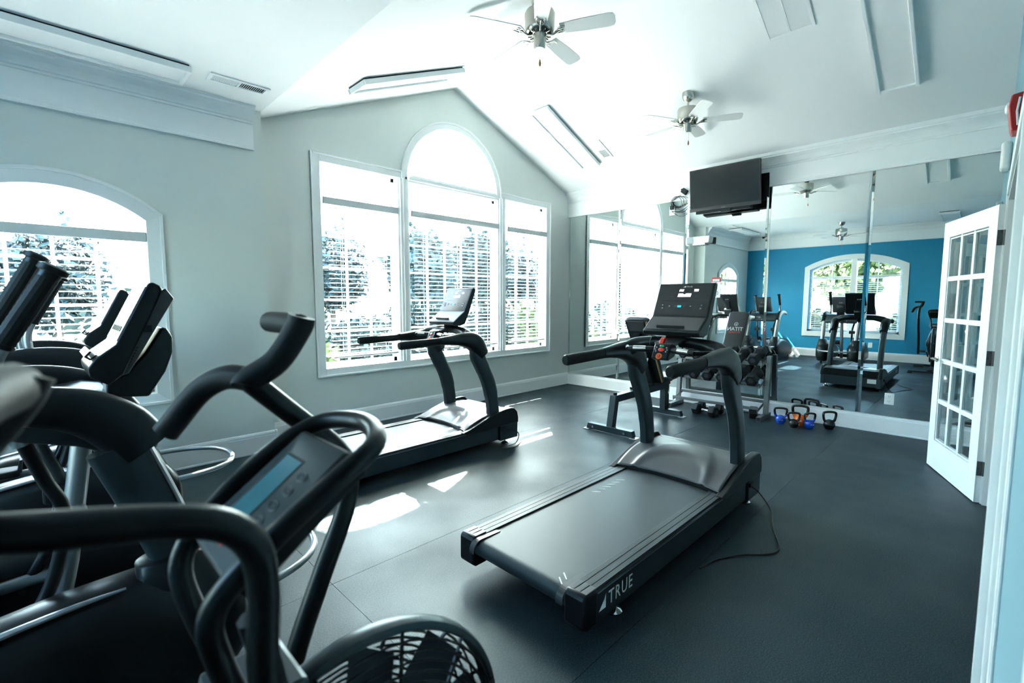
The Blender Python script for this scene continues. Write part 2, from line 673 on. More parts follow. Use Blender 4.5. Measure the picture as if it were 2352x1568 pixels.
struct(run_profile(BB, YW, -1, XJ - 0.0, XM, 'x').build('baseboard_back', M_TRIM, smooth=0))
struct(run_profile(BB, YL, -1, XB, XJ + 0.020, 'x').build('baseboard_back_left', M_TRIM, smooth=0))
struct(run_profile(BB, XJ, 1, YL - 0.020, YW, 'y').build('baseboard_return', M_TRIM, smooth=0))
struct(run_profile(BB, XM, -1, YN, YW, 'y').build('baseboard_right', M_TRIM, smooth=0))
struct(run_profile(BB, XB, 1, YN, YL, 'y').build('baseboard_left', M_TRIM, smooth=0))
bbf = run_profile(BB, YN, 1, 0.72, DX0 - 0.11, 'x')
bbf.prism([(YN + d, z) for d, z in BB], DX1 + 0.09, XM, 'x')
struct(bbf.build('baseboard_front', M_TRIM, smooth=0))

# fascia and crown
CR = [(0, 2.70), (0.032, 2.70), (0.032, 2.712), (0.022, 2.722), (0.022, 2.735), (0.018, 2.74), (0.018, 2.915), (0.030, 2.920),
      (0.030, 2.935), (0.044, 2.940), (0.050, 2.955), (0.066, 2.985), (0.094, 3.012), (0.104, 3.020), (0.104, 3.035), (0.116, 3.038), (0.116, 3.05), (0, 3.05)]
CRR = [(d, z + 0.025) for d, z in CR[:-2]] + [(0.116, 3.105), (0, 3.06)]
struct(run_profile(CR, YL, -1, XB, XJ - 0.075, 'x').build('trim_1', M_TRIM, smooth=0))
struct(run_profile(CRR, XM, -1, YN, YW, 'y').build('trim_2', M_TRIM, smooth=0))
struct(run_profile(CR, XB, 1, YN, YL, 'y').build('trim_3', M_TRIM, smooth=0))

# french door opening: jamb lining and stepped casing on the room side
jb = MB()
jb.box(DX1 - 0.018, DX1 + 0.001, YN - 0.135, YN + 0.002, 0, DZ)
jb.box(DX0 - 0.001, DX0 + 0.018, YN - 0.135, YN + 0.002, 0, DZ)
jb.box(DX0, DX1, YN - 0.135, YN + 0.002, DZ - 0.018, DZ + 0.001)
struct(jb.build('trim_4', M_TRIM, smooth=0))
cs = MB()
for (xa, xb, d) in ((1.485, 1.503, 0.031), (1.450, 1.485, 0.0165), (1.415, 1.450, 0.0080), (1.404, 1.415, 0.0055)):
    cs.box(xa, xb, YN, YN + d, 0, DZ + 0.05)
cs.box(DX0 - 0.086, DX1 + 0.086, YN, YN + 0.012, DZ + 0.012, DZ + 0.098)
cs.box(DX1 + 0.004, DX1 + 0.080, YN, YN + 0.012, 0, DZ + 0.03)
struct(cs.build('trim_5', M_TRIM, smooth=0, bevel=0.002))
cs = MB()
for xa, xb in ((-0.99, -0.90), (0.62, 0.70)):
    cs.box(xa, xb, YN, YN + 0.010, 0, 2.21)
cs.box(-0.90, 0.62, YN, YN + 0.010, 2.12, 2.21)
struct(cs.build('trim_6', M_TRIM, smooth=0, bevel=0.003))


# ------------------------------------------------------------------ windows
def offset_arc(c, z, r, a0, a1, n):
    return arc(c, z, r, a0, a1, n)


# --- window_1: three units, the middle one with a half-round light above
w1 = sempty('window_1', (0, 0, 0))


def casing_piece(poly_or_strip, y0, y1, name='casing'):
    poly_or_strip.build(name, M_TRIM, w1, smooth=30)


F = YW
for (a, b, c, d) in ((2.02, 2.115, 0.585, 2.89), (5.635, 5.73, 0.585, 2.89)):
    m = MB().box(a, b, F - 0.022, F, c, d)
    m.box(a if a < 3 else b - 0.02, a + 0.02 if a < 3 else b, F - 0.036, F, c, d)
    m.build('casing', M_TRIM, w1, smooth=0, bevel=0.004)
m = MB().box(2.115, 5.635, F - 0.022, F, 0.585, 0.675).box(2.04, 5.71, F - 0.036, F, 0.585, 0.605)
m.build('casing', M_TRIM, w1, smooth=0, bevel=0.004)
for a, b in ((2.115, 3.075), (4.66, 5.635)):
    m = MB().box(a, b, F - 0.022, F, 2.80, 2.89).box(a - (0.07 if a < 3 else 0), b + (0.07 if a > 3 else 0), F - 0.036, F, 2.87, 2.89)
    m.build('casing', M_TRIM, w1, smooth=0, bevel=0.004)
ro, ri = arc(ARC_C, ARC_Z, 0.805, 0, math.pi, 40), arc(ARC_C, ARC_Z, 0.722, 0, math.pi, 40)
rl = arc(ARC_C, ARC_Z, 0.785, 0, math.pi, 40)
MB().strip(ro, ri, F - 0.022, F).strip(ro, rl, F - 0.036, F).build('casing', M_TRIM, w1, smooth=30)
# deep mullion posts and the transom under the half round
for x in (3.10, 4.695):
    m = MB().box(x - 0.075, x + 0.075, F - 0.004, F + 0.118, 0.67, 2.81)
    m.box(x - 0.050, x + 0.050, F - 0.022, F, 0.675, 2.83).box(x - 0.016, x + 0.016, F - 0.032, F, 0.675, 2.83)
    m.build('mullion', M_TRIM, w1, smooth=0, bevel=0.004)
MB().box(3.175, 4.62, F - 0.006, F + 0.118, 2.775, 2.865).box(3.175, 4.62, F - 0.020, F, 2.80, 2.84).build('transom', M_TRIM, w1, smooth=0, bevel=0.004)
# sash frames, glass, muntins
UN = [(2.11, 3.025, 3), (3.175, 4.62, 5), (4.77, 5.64, 3)]
YG = YW + 0.10
for (a, b, nv) in UN:
    z0, z1 = 0.67, 2.80 if nv == 3 else 2.775
    m = MB()
    for (p, q, r, s) in ((a, a + 0.045, z0, z1), (b - 0.045, b, z0, z1), (a, b, z0, z0 + 0.055), (a, b, z1 - 0.045, z1)):
        m.box(p, q, YG - 0.022, YG + 0.014, r, s)
    m.build('sash', M_TRIM, w1, smooth=0, bevel=0.004)
    MB().box(a + 0.04, b - 0.04, YG - 0.003, YG + 0.003, z0 + 0.05, z1 - 0.04).build('pane', M_GLASS, w1, smooth=0)
    w = (b - a - 0.09) / nv
    for i in range(1, nv):
        x = a + 0.045 + w * i
        MB().box(x - 0.010, x + 0.010, YG - 0.011, YG + 0.011, z0 + 0.05, z1 - 0.04).build('muntin', M_TRIM, w1, smooth=0)
    nh = 6
    for i in range(1, nh):
        z = z0 + 0.055 + (z1 - z0 - 0.1) * i / nh
        MB().box(a + 0.045, b - 0.045, YG - 0.009, YG + 0.009, z - 0.010, z + 0.010).build('muntin', M_TRIM, w1, smooth=0)
# half-round sash, glass and fan of muntins
ao, ai = arc(ARC_C, ARC_Z, 0.735, 0, math.pi, 40), arc(ARC_C, ARC_Z, 0.665, 0, math.pi, 40)
MB().strip(ao, ai, YG - 0.022, YG + 0.014).build('sash', M_TRIM, w1, smooth=30)
MB().prism(arc(ARC_C, ARC_Z, 0.67, 0, math.pi, 40), YG - 0.003, YG + 0.003).build('pane', M_GLASS, w1, smooth=0)
for ang in (35, 68, 95, 140):
    a = math.radians(ang)
    Mx = T(ARC_C, YG, ARC_Z + 0.02) @ rot('Y', -ang)
    MB(Mx).box(0.17, 0.67, -0.008, 0.008, -0.007, 0.007).build('muntin', M_TRIM, w1, smooth=0)

# --- window_2: single segmental-arched window
w2 = sempty('window_2')
F = YL
HO = 0.638
ao2 = math.acos(HO / A2RO)
zo = A2Z + A2RO * math.sin(ao2)
MB().strip(arc(A2C, A2Z, A2RO, ao2, math.pi - ao2, 24), arc(A2C, A2Z, A2RI - 0.003, _a2, math.pi - _a2, 24), F - 0.022, F) \
    .strip(arc(A2C, A2Z, A2RO, ao2, math.pi - ao2, 24), arc(A2C, A2Z, A2RO - 0.022, ao2, math.pi - ao2, 24), F - 0.036, F) \
    .build('casing', M_TRIM, w2, smooth=30)
zi = A2Z + A2RI * math.sin(_a2)
for s in (-1, 1):
    MB().prism([(A2C + s * HO, 0.57), (A2C + s * HO, zo), (A2C + s * _h, zi), (A2C + s * _h, 0.66)], F - 0.022, F) \
        .box(A2C + s * HO - (0.022 if s > 0 else 0), A2C + s * HO + (0.022 if s < 0 else 0), F - 0.036, F, 0.57, zo).build('casing', M_TRIM, w2, smooth=0, bevel=0.003)
MB().prism([(A2C - HO, 0.57), (A2C + HO, 0.57), (A2C + _h, 0.66), (A2C - _h, 0.66)], F - 0.022, F) \
    .box(A2C - HO, A2C + HO, F - 0.036, F, 0.57, 0.592).build('casing', M_TRIM, w2, smooth=0, bevel=0.003)
YG2 = YL + 0.09
_hg = _h - 0.06
_rg = A2RI - 0.055
_ag = math.acos(_hg / _rg)
MB().strip(arc(A2C, A2Z, A2RI + 0.005, _a2, math.pi - _a2, 24), arc(A2C, A2Z, _rg, _ag, math.pi - _ag, 24), YG2 - 0.022, YG2 + 0.030).build('sash', M_TRIM, w2, smooth=30)
zg = A2Z + _rg * math.sin(_ag)
m = MB()
for s in (-1, 1):
    m.prism([(A2C + s * (_h + 0.004), 0.65), (A2C + s * (_h + 0.004), zi + 0.01), (A2C + s * _hg, zg), (A2C + s * _hg, 0.65)], YG2 - 0.022, YG2 + 0.030)
m.box(A2C - _h, A2C + _h, YG2 - 0.022, YG2 + 0.030, 0.65, 0.72)
m.build('sash', M_TRIM, w2, smooth=0, bevel=0.003)
MB().prism([(A2C - _hg - 0.01, 0.71), (A2C + _hg + 0.01, 0.71)] + arc(A2C, A2Z, _rg + 0.005, _ag, math.pi - _ag, 24), YG2 + 0.010, YG2 + 0.016).build('pane', M_GLASS, w2, smooth=0)
for i in (1, 2, 3):
    x = A2C - _hg + 2 * _hg * i / 4
    zt = A2Z + math.sqrt(_rg ** 2 - (x - A2C) ** 2)
    MB().box(x - 0.011, x + 0.011, YG2, YG2 + 0.024, 0.71, zt).build('muntin', M_TRIM, w2, smooth=0)
for z in (1.02, 1.36, 1.70):
    MB().box(A2C - _hg, A2C + _hg, YG2 + 0.002, YG2 + 0.022, z - 0.011, z + 0.011).build('muntin', M_TRIM, w2, smooth=0)

# --- window_3: pair of units under one segmental arch, in the blue wall
w3 = sempty('window_3')
F = XB
ao3 = math.acos(W3H / W3R)
z3o = W3S
z3i = W3Z + _ri * math.sin(_a3)
MB().strip(arc(W3C, W3Z, W3R, ao3, math.pi - ao3, 24), arc(W3C, W3Z, _ri - 0.003, _a3, math.pi - _a3, 24), F, F + 0.022, 'x').build('casing', M_TRIM, w3, smooth=30)
for s in (-1, 1):
    MB().prism([(W3C + s * W3H, 0.50), (W3C + s * W3H, z3o), (W3C + s * _hi, z3i), (W3C + s * _hi, 0.62)], F, F + 0.022, 'x').build('casing', M_TRIM, w3, smooth=0, bevel=0.003)
MB().prism([(W3C - W3H, 0.50), (W3C + W3H, 0.50), (W3C + _hi, 0.62), (W3C - _hi, 0.62)], F, F + 0.022, 'x').build('casing', M_TRIM, w3, smooth=0, bevel=0.003)
XG = XB - 0.10
MB().box(XG - 0.05, F + 0.012, W3C - 0.055, W3C + 0.055, 0.62, W3A - 0.11).build('mullion', M_TRIM, w3, smooth=0, bevel=0.004)
_hg3 = _hi - 0.05
_rg3 = _ri - 0.05
_ag3 = math.acos(_hg3 / _rg3)
MB().strip(arc(W3C, W3Z, _ri + 0.004, _a3, math.pi - _a3, 24), arc(W3C, W3Z, _rg3, _ag3, math.pi - _ag3, 24), XG - 0.03, XG + 0.03, 'x').build('sash', M_TRIM, w3, smooth=30)
m = MB()
for s in (-1, 1):
    m.prism([(W3C + s * (_hi + 0.004), 0.61), (W3C + s * (_hi + 0.004), z3i + 0.01), (W3C + s * _hg3, W3Z + _rg3 * math.sin(_ag3)), (W3C + s * _hg3, 0.61)], XG - 0.03, XG + 0.03, 'x')
m.box(XG - 0.03, XG + 0.03, W3C - _hi, W3C + _hi, 0.61, 0.67)
m.build('sash', M_TRIM, w3, smooth=0)
for s in (-1, 1):
    ya, yb = (W3C - _hg3, W3C - 0.05) if s < 0 else (W3C + 0.05, W3C + _hg3)
    top = [(y, W3Z + math.sqrt(_rg3 ** 2 - (y - W3C) ** 2)) for y in [yb + (ya - yb) * i / 12 for i in range(13)]]
    MB().prism([(ya, 0.66), (yb, 0.66)] + top, XG - 0.003, XG + 0.003, 'x').build('pane', M_GLASS, w3, smooth=0)
    yc = (ya + yb) / 2
    MB().box(XG - 0.01, XG + 0.01, yc - 0.010, yc + 0.010, 0.66, W3Z + math.sqrt(_rg3 ** 2 - (yc - W3C) ** 2)).build('muntin', M_TRIM, w3, smooth=0)
    for z in (1.05, 1.48, 1.90):
        MB().box(XG - 0.01, XG + 0.01, ya, yb, z - 0.010, z + 0.010).build('muntin', M_TRIM, w3, smooth=0)


# ------------------------------------------------------------------ blinds
def blind(label, loc, width, ztop, zbot, rotz=0.0, pitch=0.0475, val=True, tilt=4.0, wand=True, wand_x=None):
    """local x along the window, local -y into the room, z absolute"""
    t = thing('window_blind', label, 'blind', loc, rotz, 'horizontal slat blinds')
    hw = width / 2
    if val:
        m = MB().box(-hw - 0.070, hw + 0.012, -0.052, -0.040, ztop - 0.072, ztop)
        m.box(-hw - 0.070, -hw - 0.062, -0.052, 0.02, ztop - 0.072, ztop).box(hw + 0.004, hw + 0.012, -0.052, 0.02, ztop - 0.072, ztop)
        m.build('valance', M_VAL, t, smooth=0, bevel=0.003)
    MB().box(-hw, hw, -0.028, 0.028, ztop - 0.05, ztop - 0.006).build('head_rail', M_SLAT, t, smooth=0)
    sm = MB()
    c, s_ = math.cos(math.radians(tilt)), math.sin(math.radians(tilt))
    n = int((ztop - 0.10 - zbot - 0.03) / pitch)
    prof_ = [(-0.025, 0.0), (-0.0125, 0.0022), (0.0, 0.003), (0.0125, 0.0022), (0.025, 0.0)]
    up = [(y * c - z * s_, y * s_ + z * c + 0.0014) for y, z in prof_]
    dn = [(y * c - z * s_, y * s_ + z * c - 0.0014) for y, z in prof_]
    sm.prism(up + dn[::-1], -hw + 0.004, hw - 0.004, 'x')
    me = sm.mesh('slat', M_SLAT, 0)
    for i in range(n):
        link('slat', me, t, loc=(0, 0, zbot + 0.045 + i * pitch))
    MB().box(-hw + 0.004, hw - 0.004, -0.026, 0.026, zbot, zbot + 0.020).build('bottom_rail', M_SLAT, t, smooth=0, bevel=0.003)
    k = 2 if width < 1.2 else 3
    for i in range(k):
        x = -hw + 0.14 + (width - 0.28) * i / (k - 1)
        MB().box(x - 0.001, x + 0.001, -0.0275, -0.0262, zbot, ztop - 0.02).box(x - 0.001, x + 0.001, 0.0262, 0.0275, zbot, ztop - 0.02).build('ladder_cord', M_SLAT, t, smooth=0)
    if wand:
        wx = wand_x if wand_x is not None else -hw + 0.13
        MB().tube([(wx, -0.045, ztop - 0.06), (wx, -0.045, ztop - 0.75)], 0.004, 6).build('tilt_wand', M_VAL, t)
    return t


blind('white slat blind in the left-hand unit of the gable window', (2.600, YW + 0.016, 0), 0.800, 2.455, 0.770)
blind('white slat blind in the wide middle unit below the half-round light', (3.930, YW + 0.016, 0), 1.340, 2.450, 0.770)
blind('white slat blind in the narrow right-hand unit nearest the mirror', (5.238, YW + 0.016, 0), 0.760, 2.435, 0.770)
blind('white slat blind in the arched window behind the ellipticals', (A2C + 0.008, YL + 0.034, 0), 1.02, 1.915, 0.700, tilt=6)
_b = blind('white slat blind in the blue wall window, half nearer the bike', (XB - 0.04, (W3C - 0.055 + W3C - _hi) / 2, 0), _hi - 0.075, 1.97, 0.66, math.radians(90), val=False, wand=False)
_b = blind('white slat blind in the blue wall window, half nearer the corner', (XB - 0.04, (W3C + 0.055 + W3C + _hi) / 2, 0), _hi - 0.075, 1.97, 0.66, math.radians(90), val=False, wand=False)


# ------------------------------------------------------------------ mirrors
MZ0, MZ1 = 0.192, 2.722
seams = [4.885, 3.926, 2.891, 1.896, 0.916, -0.09]
mtilt = [(0.0, 0.0), (0.0, 0.0), (0.0, 0.0), (0.0, 0.0), (0.0, 0.0)]     # degrees: pitch (about y), yaw (about z)
lab = ['frameless wall mirror panel in the corner by the window', 'frameless wall mirror panel second from the window corner',
       'frameless wall mirror panel behind the dumbbell rack and television', 'frameless wall mirror panel above the kettlebells',
       'frameless wall mirror panel nearest the french door']
for i in range(5):
    ya, yb = seams[i], seams[i + 1]
    yc, w = (ya + yb) / 2, abs(ya - yb)
    zc, h = (MZ0 + MZ1) / 2, MZ1 - MZ0
    t = thing('wall_mirror', lab[i], 'mirror', (XM - 0.016, yc, zc), 0, 'mirror panels side by side')
    t.rotation_euler = (0, math.radians(mtilt[i][0]), math.radians(mtilt[i][1]))
    hw, hh = w / 2 - 0.0015, h / 2
    MB().box(-0.0030, 0.0030, -hw, hw, -hh, hh).build('glass', M_MIRROR, t, smooth=0)
    for s in (-1, 1):
        # polished bevelled edge strip, a separate narrow facet turned a little
        Mx = T(-0.0042, s * (hw - 0.011), 0) @ rot('Z', -s * 7.0)
        MB(Mx).box(-0.0014, 0.0010, -0.011, 0.011, -hh, hh).build('bevelled_edge', M_MIRROR, t, smooth=0)
# ================================================================== TREADMILLS
def make_treadmill():
    t = thing('treadmill', '', 'treadmill')
    W = 0.385
    # side frames
    for s in (-1, 1):
        y0, y1 = sorted((s * 0.300, s * W))
        o = MB().prism([(0.075, 0.070), (1.80, 0.070), (1.80, 0.206), (0.075, 0.206)], y0, y1).build('side_rail', M_GREYM, t, smooth=30, bevel=0.008)
        # ribbed standing surface: dark bed with light ribs in three bands
        fr = MB().box(0.085, 1.62, min(s * 0.288, s * 0.380), max(s * 0.288, s * 0.380), 0.206, 0.2135).build('foot_rail', M_RAILD, t, smooth=0)
        rb = MB()
        for (ya, yb, n) in ((0.290, 0.316, 5), (0.3195, 0.350, 6), (0.3535, 0.378, 5)):
            for k in range(n):
                p = (yb - ya) / n
                a, b = ya + k * p + 0.0006, ya + (k + 1) * p - 0.0006
                rb.box(0.087, 1.615, min(s * a, s * b), max(s * a, s * b), 0.2130, 0.2190)
        rb.build('rib_strip', M_RAIL, fr, smooth=0)
        ca, cb = sorted((s * 0.287, s * (W + 0.004)))
        MB().prism([(-0.004, 0.085), (0.02, 0.066), (0.095, 0.066), (0.095, 0.217), (0.012, 0.2245), (-0.003, 0.205)], ca, cb).build('end_cap', M_BLK, t, smooth=30, bevel=0.010, seg=3)
        fp = MB()
        for (ya, yb) in ((0.292, 0.320), (0.324, 0.350), (0.354, 0.382)):
            fp.box(0.022, 0.092, min(s * ya, s * yb), max(s * ya, s * yb), 0.2165, 0.2240)
        fp.build('cap_plate', M_RAIL, t, smooth=0, bevel=0.002)
        # finger guard curling over the rear roller
        g0, g1 = sorted((s * 0.258, s * 0.292))
        ring = [(0.030 + 0.052 * math.cos(a), 0.166 + 0.052 * math.sin(a)) for a in [math.radians(90 + 100 * i / 8) for i in range(9)]]
        inn = [(0.030 + 0.047 * math.cos(a), 0.166 + 0.047 * math.sin(a)) for a in [math.radians(90 + 100 * i / 8) for i in range(9)]]
        MB().strip([(0.16, 0.2135)] + ring, [(0.16, 0.210)] + inn, g0, g1).build('roller_guard', M_GREYP, t, smooth=40)
        # black fin-shaped cover beside the motor hood
        c0, c1 = sorted((s * 0.352, s * 0.400))
        pr = [(1.36, 0.222)] + [(1.36 + 0.60 * u, 0.222 + 0.135 * math.sin(u * math.pi / 2) ** 1.3) for u in [i / 8 for i in range(1, 9)]] \
            + [(2.00, 0.350), (2.04, 0.310), (2.055, 0.25), (2.055, 0.200), (1.40, 0.200)]
        MB().prism(pr, c0, c1).build('side_cover', M_BLK, t, smooth=35, bevel=0.006)
        MB().box(1.82, 2.05, min(s * 0.33, s * 0.395), max(s * 0.33, s * 0.395), 0.055, 0.205).build('front_foot_housing', M_GREYM, t, smooth=0, bevel=0.008)
        # levelling feet
        for x in (0.30, 1.93):
            MB().lathe([(0.0, 0.0), (0.036, 0.0), (0.038, 0.008), (0.030, 0.018), (0.012, 0.026), (0.009, 0.03), (0.009, 0.075), (0.0, 0.075)], 16, (x, s * 0.335, 0)) \
                .build('levelling_foot', M_CHROME, t)
        # upright: curved flat post
        path = spline([(1.775, s * 0.330, 0.245), (1.768, s * 0.330, 0.42), (1.722, s * 0.330, 0.62), (1.635, s * 0.330, 0.80), (1.525, s * 0.330, 0.985)], 6)
        MB().tube(path, [0.037] * (len(path) - 3) + [0.035, 0.032, 0.026], 14, flat=[1.75] * 9 + [1.9] * 8 + [2.0] * (len(path) - 20) + [1.8, 1.5, 1.1], up=(0, 1, 0), power=3.4).build('upright', M_GREYM, t, smooth=40)
        MB().tube([(1.79, s * 0.33, 0.24), (1.78, s * 0.33, 0.32)], 0.046, 14, flat=1.5, up=(0, 1, 0), power=3.0).build('upright_boot', M_BLK, t)
        # shoulder moulding: grip socket, bulge, drop over the upright
        sp = spline([(1.165, s * 0.335, 1.048), (1.25, s * 0.336, 1.050), (1.38, s * 0.336, 1.050), (1.50, s * 0.334, 1.032), (1.580, s * 0.330, 0.985), (1.648, s * 0.328, 0.895)], 5)
        rr = lerp_list([0.034, 0.040, 0.056, 0.080, 0.092, 0.070], 5)
        MB().tube(sp, rr, 16, flat=lerp_list([0.85, 0.85, 0.78, 0.66, 0.60, 0.68], 5), up=(0, 0, 1), power=2.5).build('shoulder', M_BLK, t, smooth=50)
        # grip
        MB().tube([(0.775, s * 0.334, 1.036), (0.785, s * 0.334, 1.0365), (1.175, s * 0.335, 1.047), (1.185, s * 0.335, 1.0475)], [0.027, 0.0335, 0.0335, 0.029], 14, flat=0.80, up=(0, 0, 1), power=2.6) \
            .build('hand_grip', M_FOAM, t, smooth=50)
        MB().tube([(0.770, s * 0.334, 1.036), (0.783, s * 0.334, 1.0365)], [0.028, 0.0325], 14, flat=0.80, up=(0, 0, 1)).build('grip_end', M_BLK, t)
        # arm sweeping from the shoulder in to the console mast
        ap = spline([(1.46, s * 0.325, 1.055), (1.495, s * 0.29, 1.083), (1.515, s * 0.22, 1.104), (1.520, s * 0.13, 1.117), (1.520, s * 0.03, 1.120)], 5)
        MB().tube(ap, lerp_list([0.054, 0.052, 0.045, 0.037, 0.034], 5), 14, flat=0.95, up=(0, 0, 1)).build('console_arm', M_BLK, t, smooth=50)
        # pulse grip
        q0, q1 = V(1.345, s * 0.060, 1.082), V(1.300, s * 0.225, 1.078)
        pg = MB().tube([q0, q0.lerp(q1, 0.1), q0.lerp(q1, 0.9), q1], [0.016, 0.019, 0.019, 0.014], 12).build('pulse_grip', M_BLK, t)
        a, b = q0.lerp(q1, 0.30), q0.lerp(q1, 0.78)
        MB().tube([a + V(-0.006, 0, 0.005), b + V(-0.006, 0, 0.005)], 0.0165, 12).build('pulse_plate', M_STEEL, pg)
        MB().tube([q1, V(1.40, s * 0.29, 1.075)], [0.014, 0.018], 10).build('pulse_grip_stem', M_BLK, pg)
    # deck under the belt and the belt itself
    MB().box(0.10, 1.85, -0.30, 0.30, 0.085, 0.125).build('deck_frame', M_BLK, t, smooth=0)
    bp = [(1.86, 0.210), (0.045, 0.210)] + [(0.045 + 0.043 * math.cos(a), 0.167 + 0.043 * math.sin(a)) for a in [math.radians(90 + 180 * i / 12) for i in range(1, 13)]] + [(1.86, 0.124)]
    belt = MB().prism(bp, -0.286, 0.286).build('belt', M_BELT, t, smooth=40)
    for k in range(6):
        x = 0.93 + 0.055 * k
        Mx = T(x, 0.205, 0.2108) @ rot('Z', -47)
        MB(Mx).box(-0.028, 0.028, -0.003, 0.003, 0, 0.0004).build('belt_mark', M_WHITE, belt, smooth=0)
    for k, (x, y) in enumerate(((0.085, -0.225), (0.045, -0.232))):
        Mx = T(x, y, 0.2108) @ rot('Z', 52)
        MB(Mx).box(-0.026, 0.026, -0.003, 0.003, 0, 0.0004).build('belt_mark', M_WHITE, belt, smooth=0)
    # motor hood: a swept plate with a raised dome and a lens-shaped recess
    nx, ny = 34, 46
    vs, fs = [], []

    def rear_edge(y):
        return 1.405 + 0.055 * (1 - (y / 0.36) ** 2)

    for i in range(nx + 1):
        for j in range(ny + 1):
            y = -0.360 + 0.72 * j / ny
            x0 = rear_edge(y)
            u = i / nx
            x = x0 + (2.02 - x0) * u
            rise = 0.232 + 0.098 * (1 - (1 - min(1, u / 0.62)) ** 2)
            # dome
            ex, ey = (x - 1.42) / 0.47, y / 0.255
            d = ex * ex + ey * ey
            dome = 0.020 / (1 + math.exp((d - 1.0) * 16))
            ex2, ey2 = (x - 1.40) / 0.27, (y + 0.0) / 0.235
            d2 = ex2 * ex2 + ey2 * ey2
            rec = -0.016 / (1 + math.exp((d2 - 1.0) * 18))
            if x > 1.93:
                rise -= (x - 1.93) ** 2 * 3.2
            vs.append((x, y, rise + dome + rec))
            if i and j:
                a = (i - 1) * (ny + 1) + j - 1
                fs.append((a, a + ny + 1, a + ny + 2, a + 1))
    hb = MB()
    hb._add([Vector(p) for p in vs], fs)
    hood = hb.build('motor_hood', M_SHROUD, t, smooth=60, fix=True)
    sd = hood.modifiers.new('thickness', 'SOLIDIFY')
    sd.thickness = 0.010
    sd.offset = -1
    lp = MB()
    top = [(rear_edge(-0.36 + 0.72 * j / 24) - 0.004, -0.36 + 0.72 * j / 24) for j in range(25)]
    bot = [(x + 0.012, y) for x, y in top]
    lp.strip(top, bot, 0.2115, 0.2335, 'z')
    lp.build('hood_lip', M_BLK, t, smooth=40)
    MB().box(1.98, 2.052, -0.360, 0.360, 0.205, 0.318).build('front_cover', M_BLK, t, smooth=0, bevel=0.014, seg=3)
    MB().box(1.94, 2.046, -0.392, 0.392, 0.066, 0.2055).build('front_panel', M_GREYM, t, smooth=0, bevel=0.006)
    MB().box(2.0462, 2.0468, -0.330, -0.220, 0.125, 0.190).build('rating_label', M_WHITE, t, smooth=0)
    # console: tall slab leaning away from the runner, with a tray lip below
    hw = 0.192
    side = [(1.425, 1.196), (1.432, 1.168), (1.500, 1.160), (1.560, 1.176), (1.612, 1.28), (1.692, 1.488), (1.688, 1.502), (1.664, 1.510), (1.655, 1.506), (1.552, 1.288)]
    con = MB().prism(side, -hw, hw).build('console', M_BLK, t, smooth=30, bevel=0.012, seg=3)
    p0, p1 = V(1.655, 0, 1.506), V(1.552, 0, 1.288)
    dn = (p1 - p0).normalized()
    FM = frame_M(p0.lerp(p1, 0.5), (0, -1, 0), -dn)           # face frame: x right for the runner, y up, z towards runner
    L = (p1 - p0).length
    # glass face
    MB(FM).box(-hw + 0.012, hw - 0.012, -L / 2 + 0.008, L / 2 - 0.008, 0.0002, 0.0016).build('display_glass', M_SCREEN, con, smooth=0, bevel=0.0006)
    MB(FM).box(-hw + 0.012, hw - 0.012, -0.0035, -0.0022, 0.0016, 0.0020).build('display_line', M_GREYM, con, smooth=0)
    text('logo', 'TRUE', 0.013, FM @ T(0.004, 0.094, 0.0018), M_WHITE, con, extrude=0.0002, sx=1.15, spacing=1.2)
    lg = MB(FM)
    lg._add([V(-0.017, 0.094, 0.002), V(0.0, 0.094, 0.002), V(0.0, 0.105, 0.002)], [(0, 1, 2)])
    lg.build('logo', M_WHITE, con, smooth=0)
    text('readout', 'PRS', 0.021, FM @ T(-0.040, 0.064, 0.0018), M_LCDLIT, con, extrude=0.0002, shear=0.25, sx=0.9, bold=0.0005)
    text('readout', 'TER', 0.021, FM @ T(0.060, 0.064, 0.0018), M_LCDLIT, con, extrude=0.0002, shear=0.25, sx=0.9, bold=0.0005)
    led = MB(FM)
    for r in range(4):
        for c in range(16):
            if r == 3 and c in (6, 7, 8):
                continue
            x = -0.042 + c * 0.0056 + r * 0.0008
            y = 0.024 + r * 0.0062
            led.box(x, x + 0.0040, y, y + 0.0046, 0.0017, 0.0021)
    led.build('readout', M_LCDLIT, con, smooth=0)
    for x, w in ((-0.082, 0.014), (0.085, 0.014), (-0.066, 0.008), (0.03, 0.016), (0.07, 0.018)):
        MB(FM).box(x - w / 2, x + w / 2, 0.0535 if abs(x) < 0.08 else 0.026, 0.0555 if abs(x) < 0.08 else 0.028, 0.0017, 0.0020).build('caption', M_RAIL, con, smooth=0)
    MB(FM).box(-0.028, -0.001, -0.054, -0.039, 0.0016, 0.0028).build('button', M_CYAN, con, smooth=0, bevel=0.001)
    for (x, y) in ((-0.135, -0.038), (-0.132, -0.060), (-0.085, -0.045), (0.062, -0.045), (0.135, -0.038), (0.132, -0.060)):
        bt = MB(FM @ T(x, y, 0)).lathe([(0, 0.0015), (0.0105, 0.0015), (0.0105, 0.0024), (0.0090, 0.0026), (0.0090, 0.0018), (0, 0.0018)], 16).build('button', M_GREYM, con)
        MB(FM @ T(x, y, 0)).box(-0.004, 0.004, -0.0022, 0.0022, 0.0018, 0.0028).build('button_symbol', M_WHITE, bt, smooth=0)
    for x in (-0.042, 0.020):
        MB(FM).box(x - 0.010, x + 0.010, -0.054, -0.039, 0.0016, 0.0022).build('button', M_GREYP, con, smooth=0, bevel=0.001)
    # tray: device ledge bar
    tb = [(1.512, 1.243), (1.436, 1.206), (1.424, 1.218), (1.420, 1.214), (1.430, 1.190), (1.500, 1.215)]
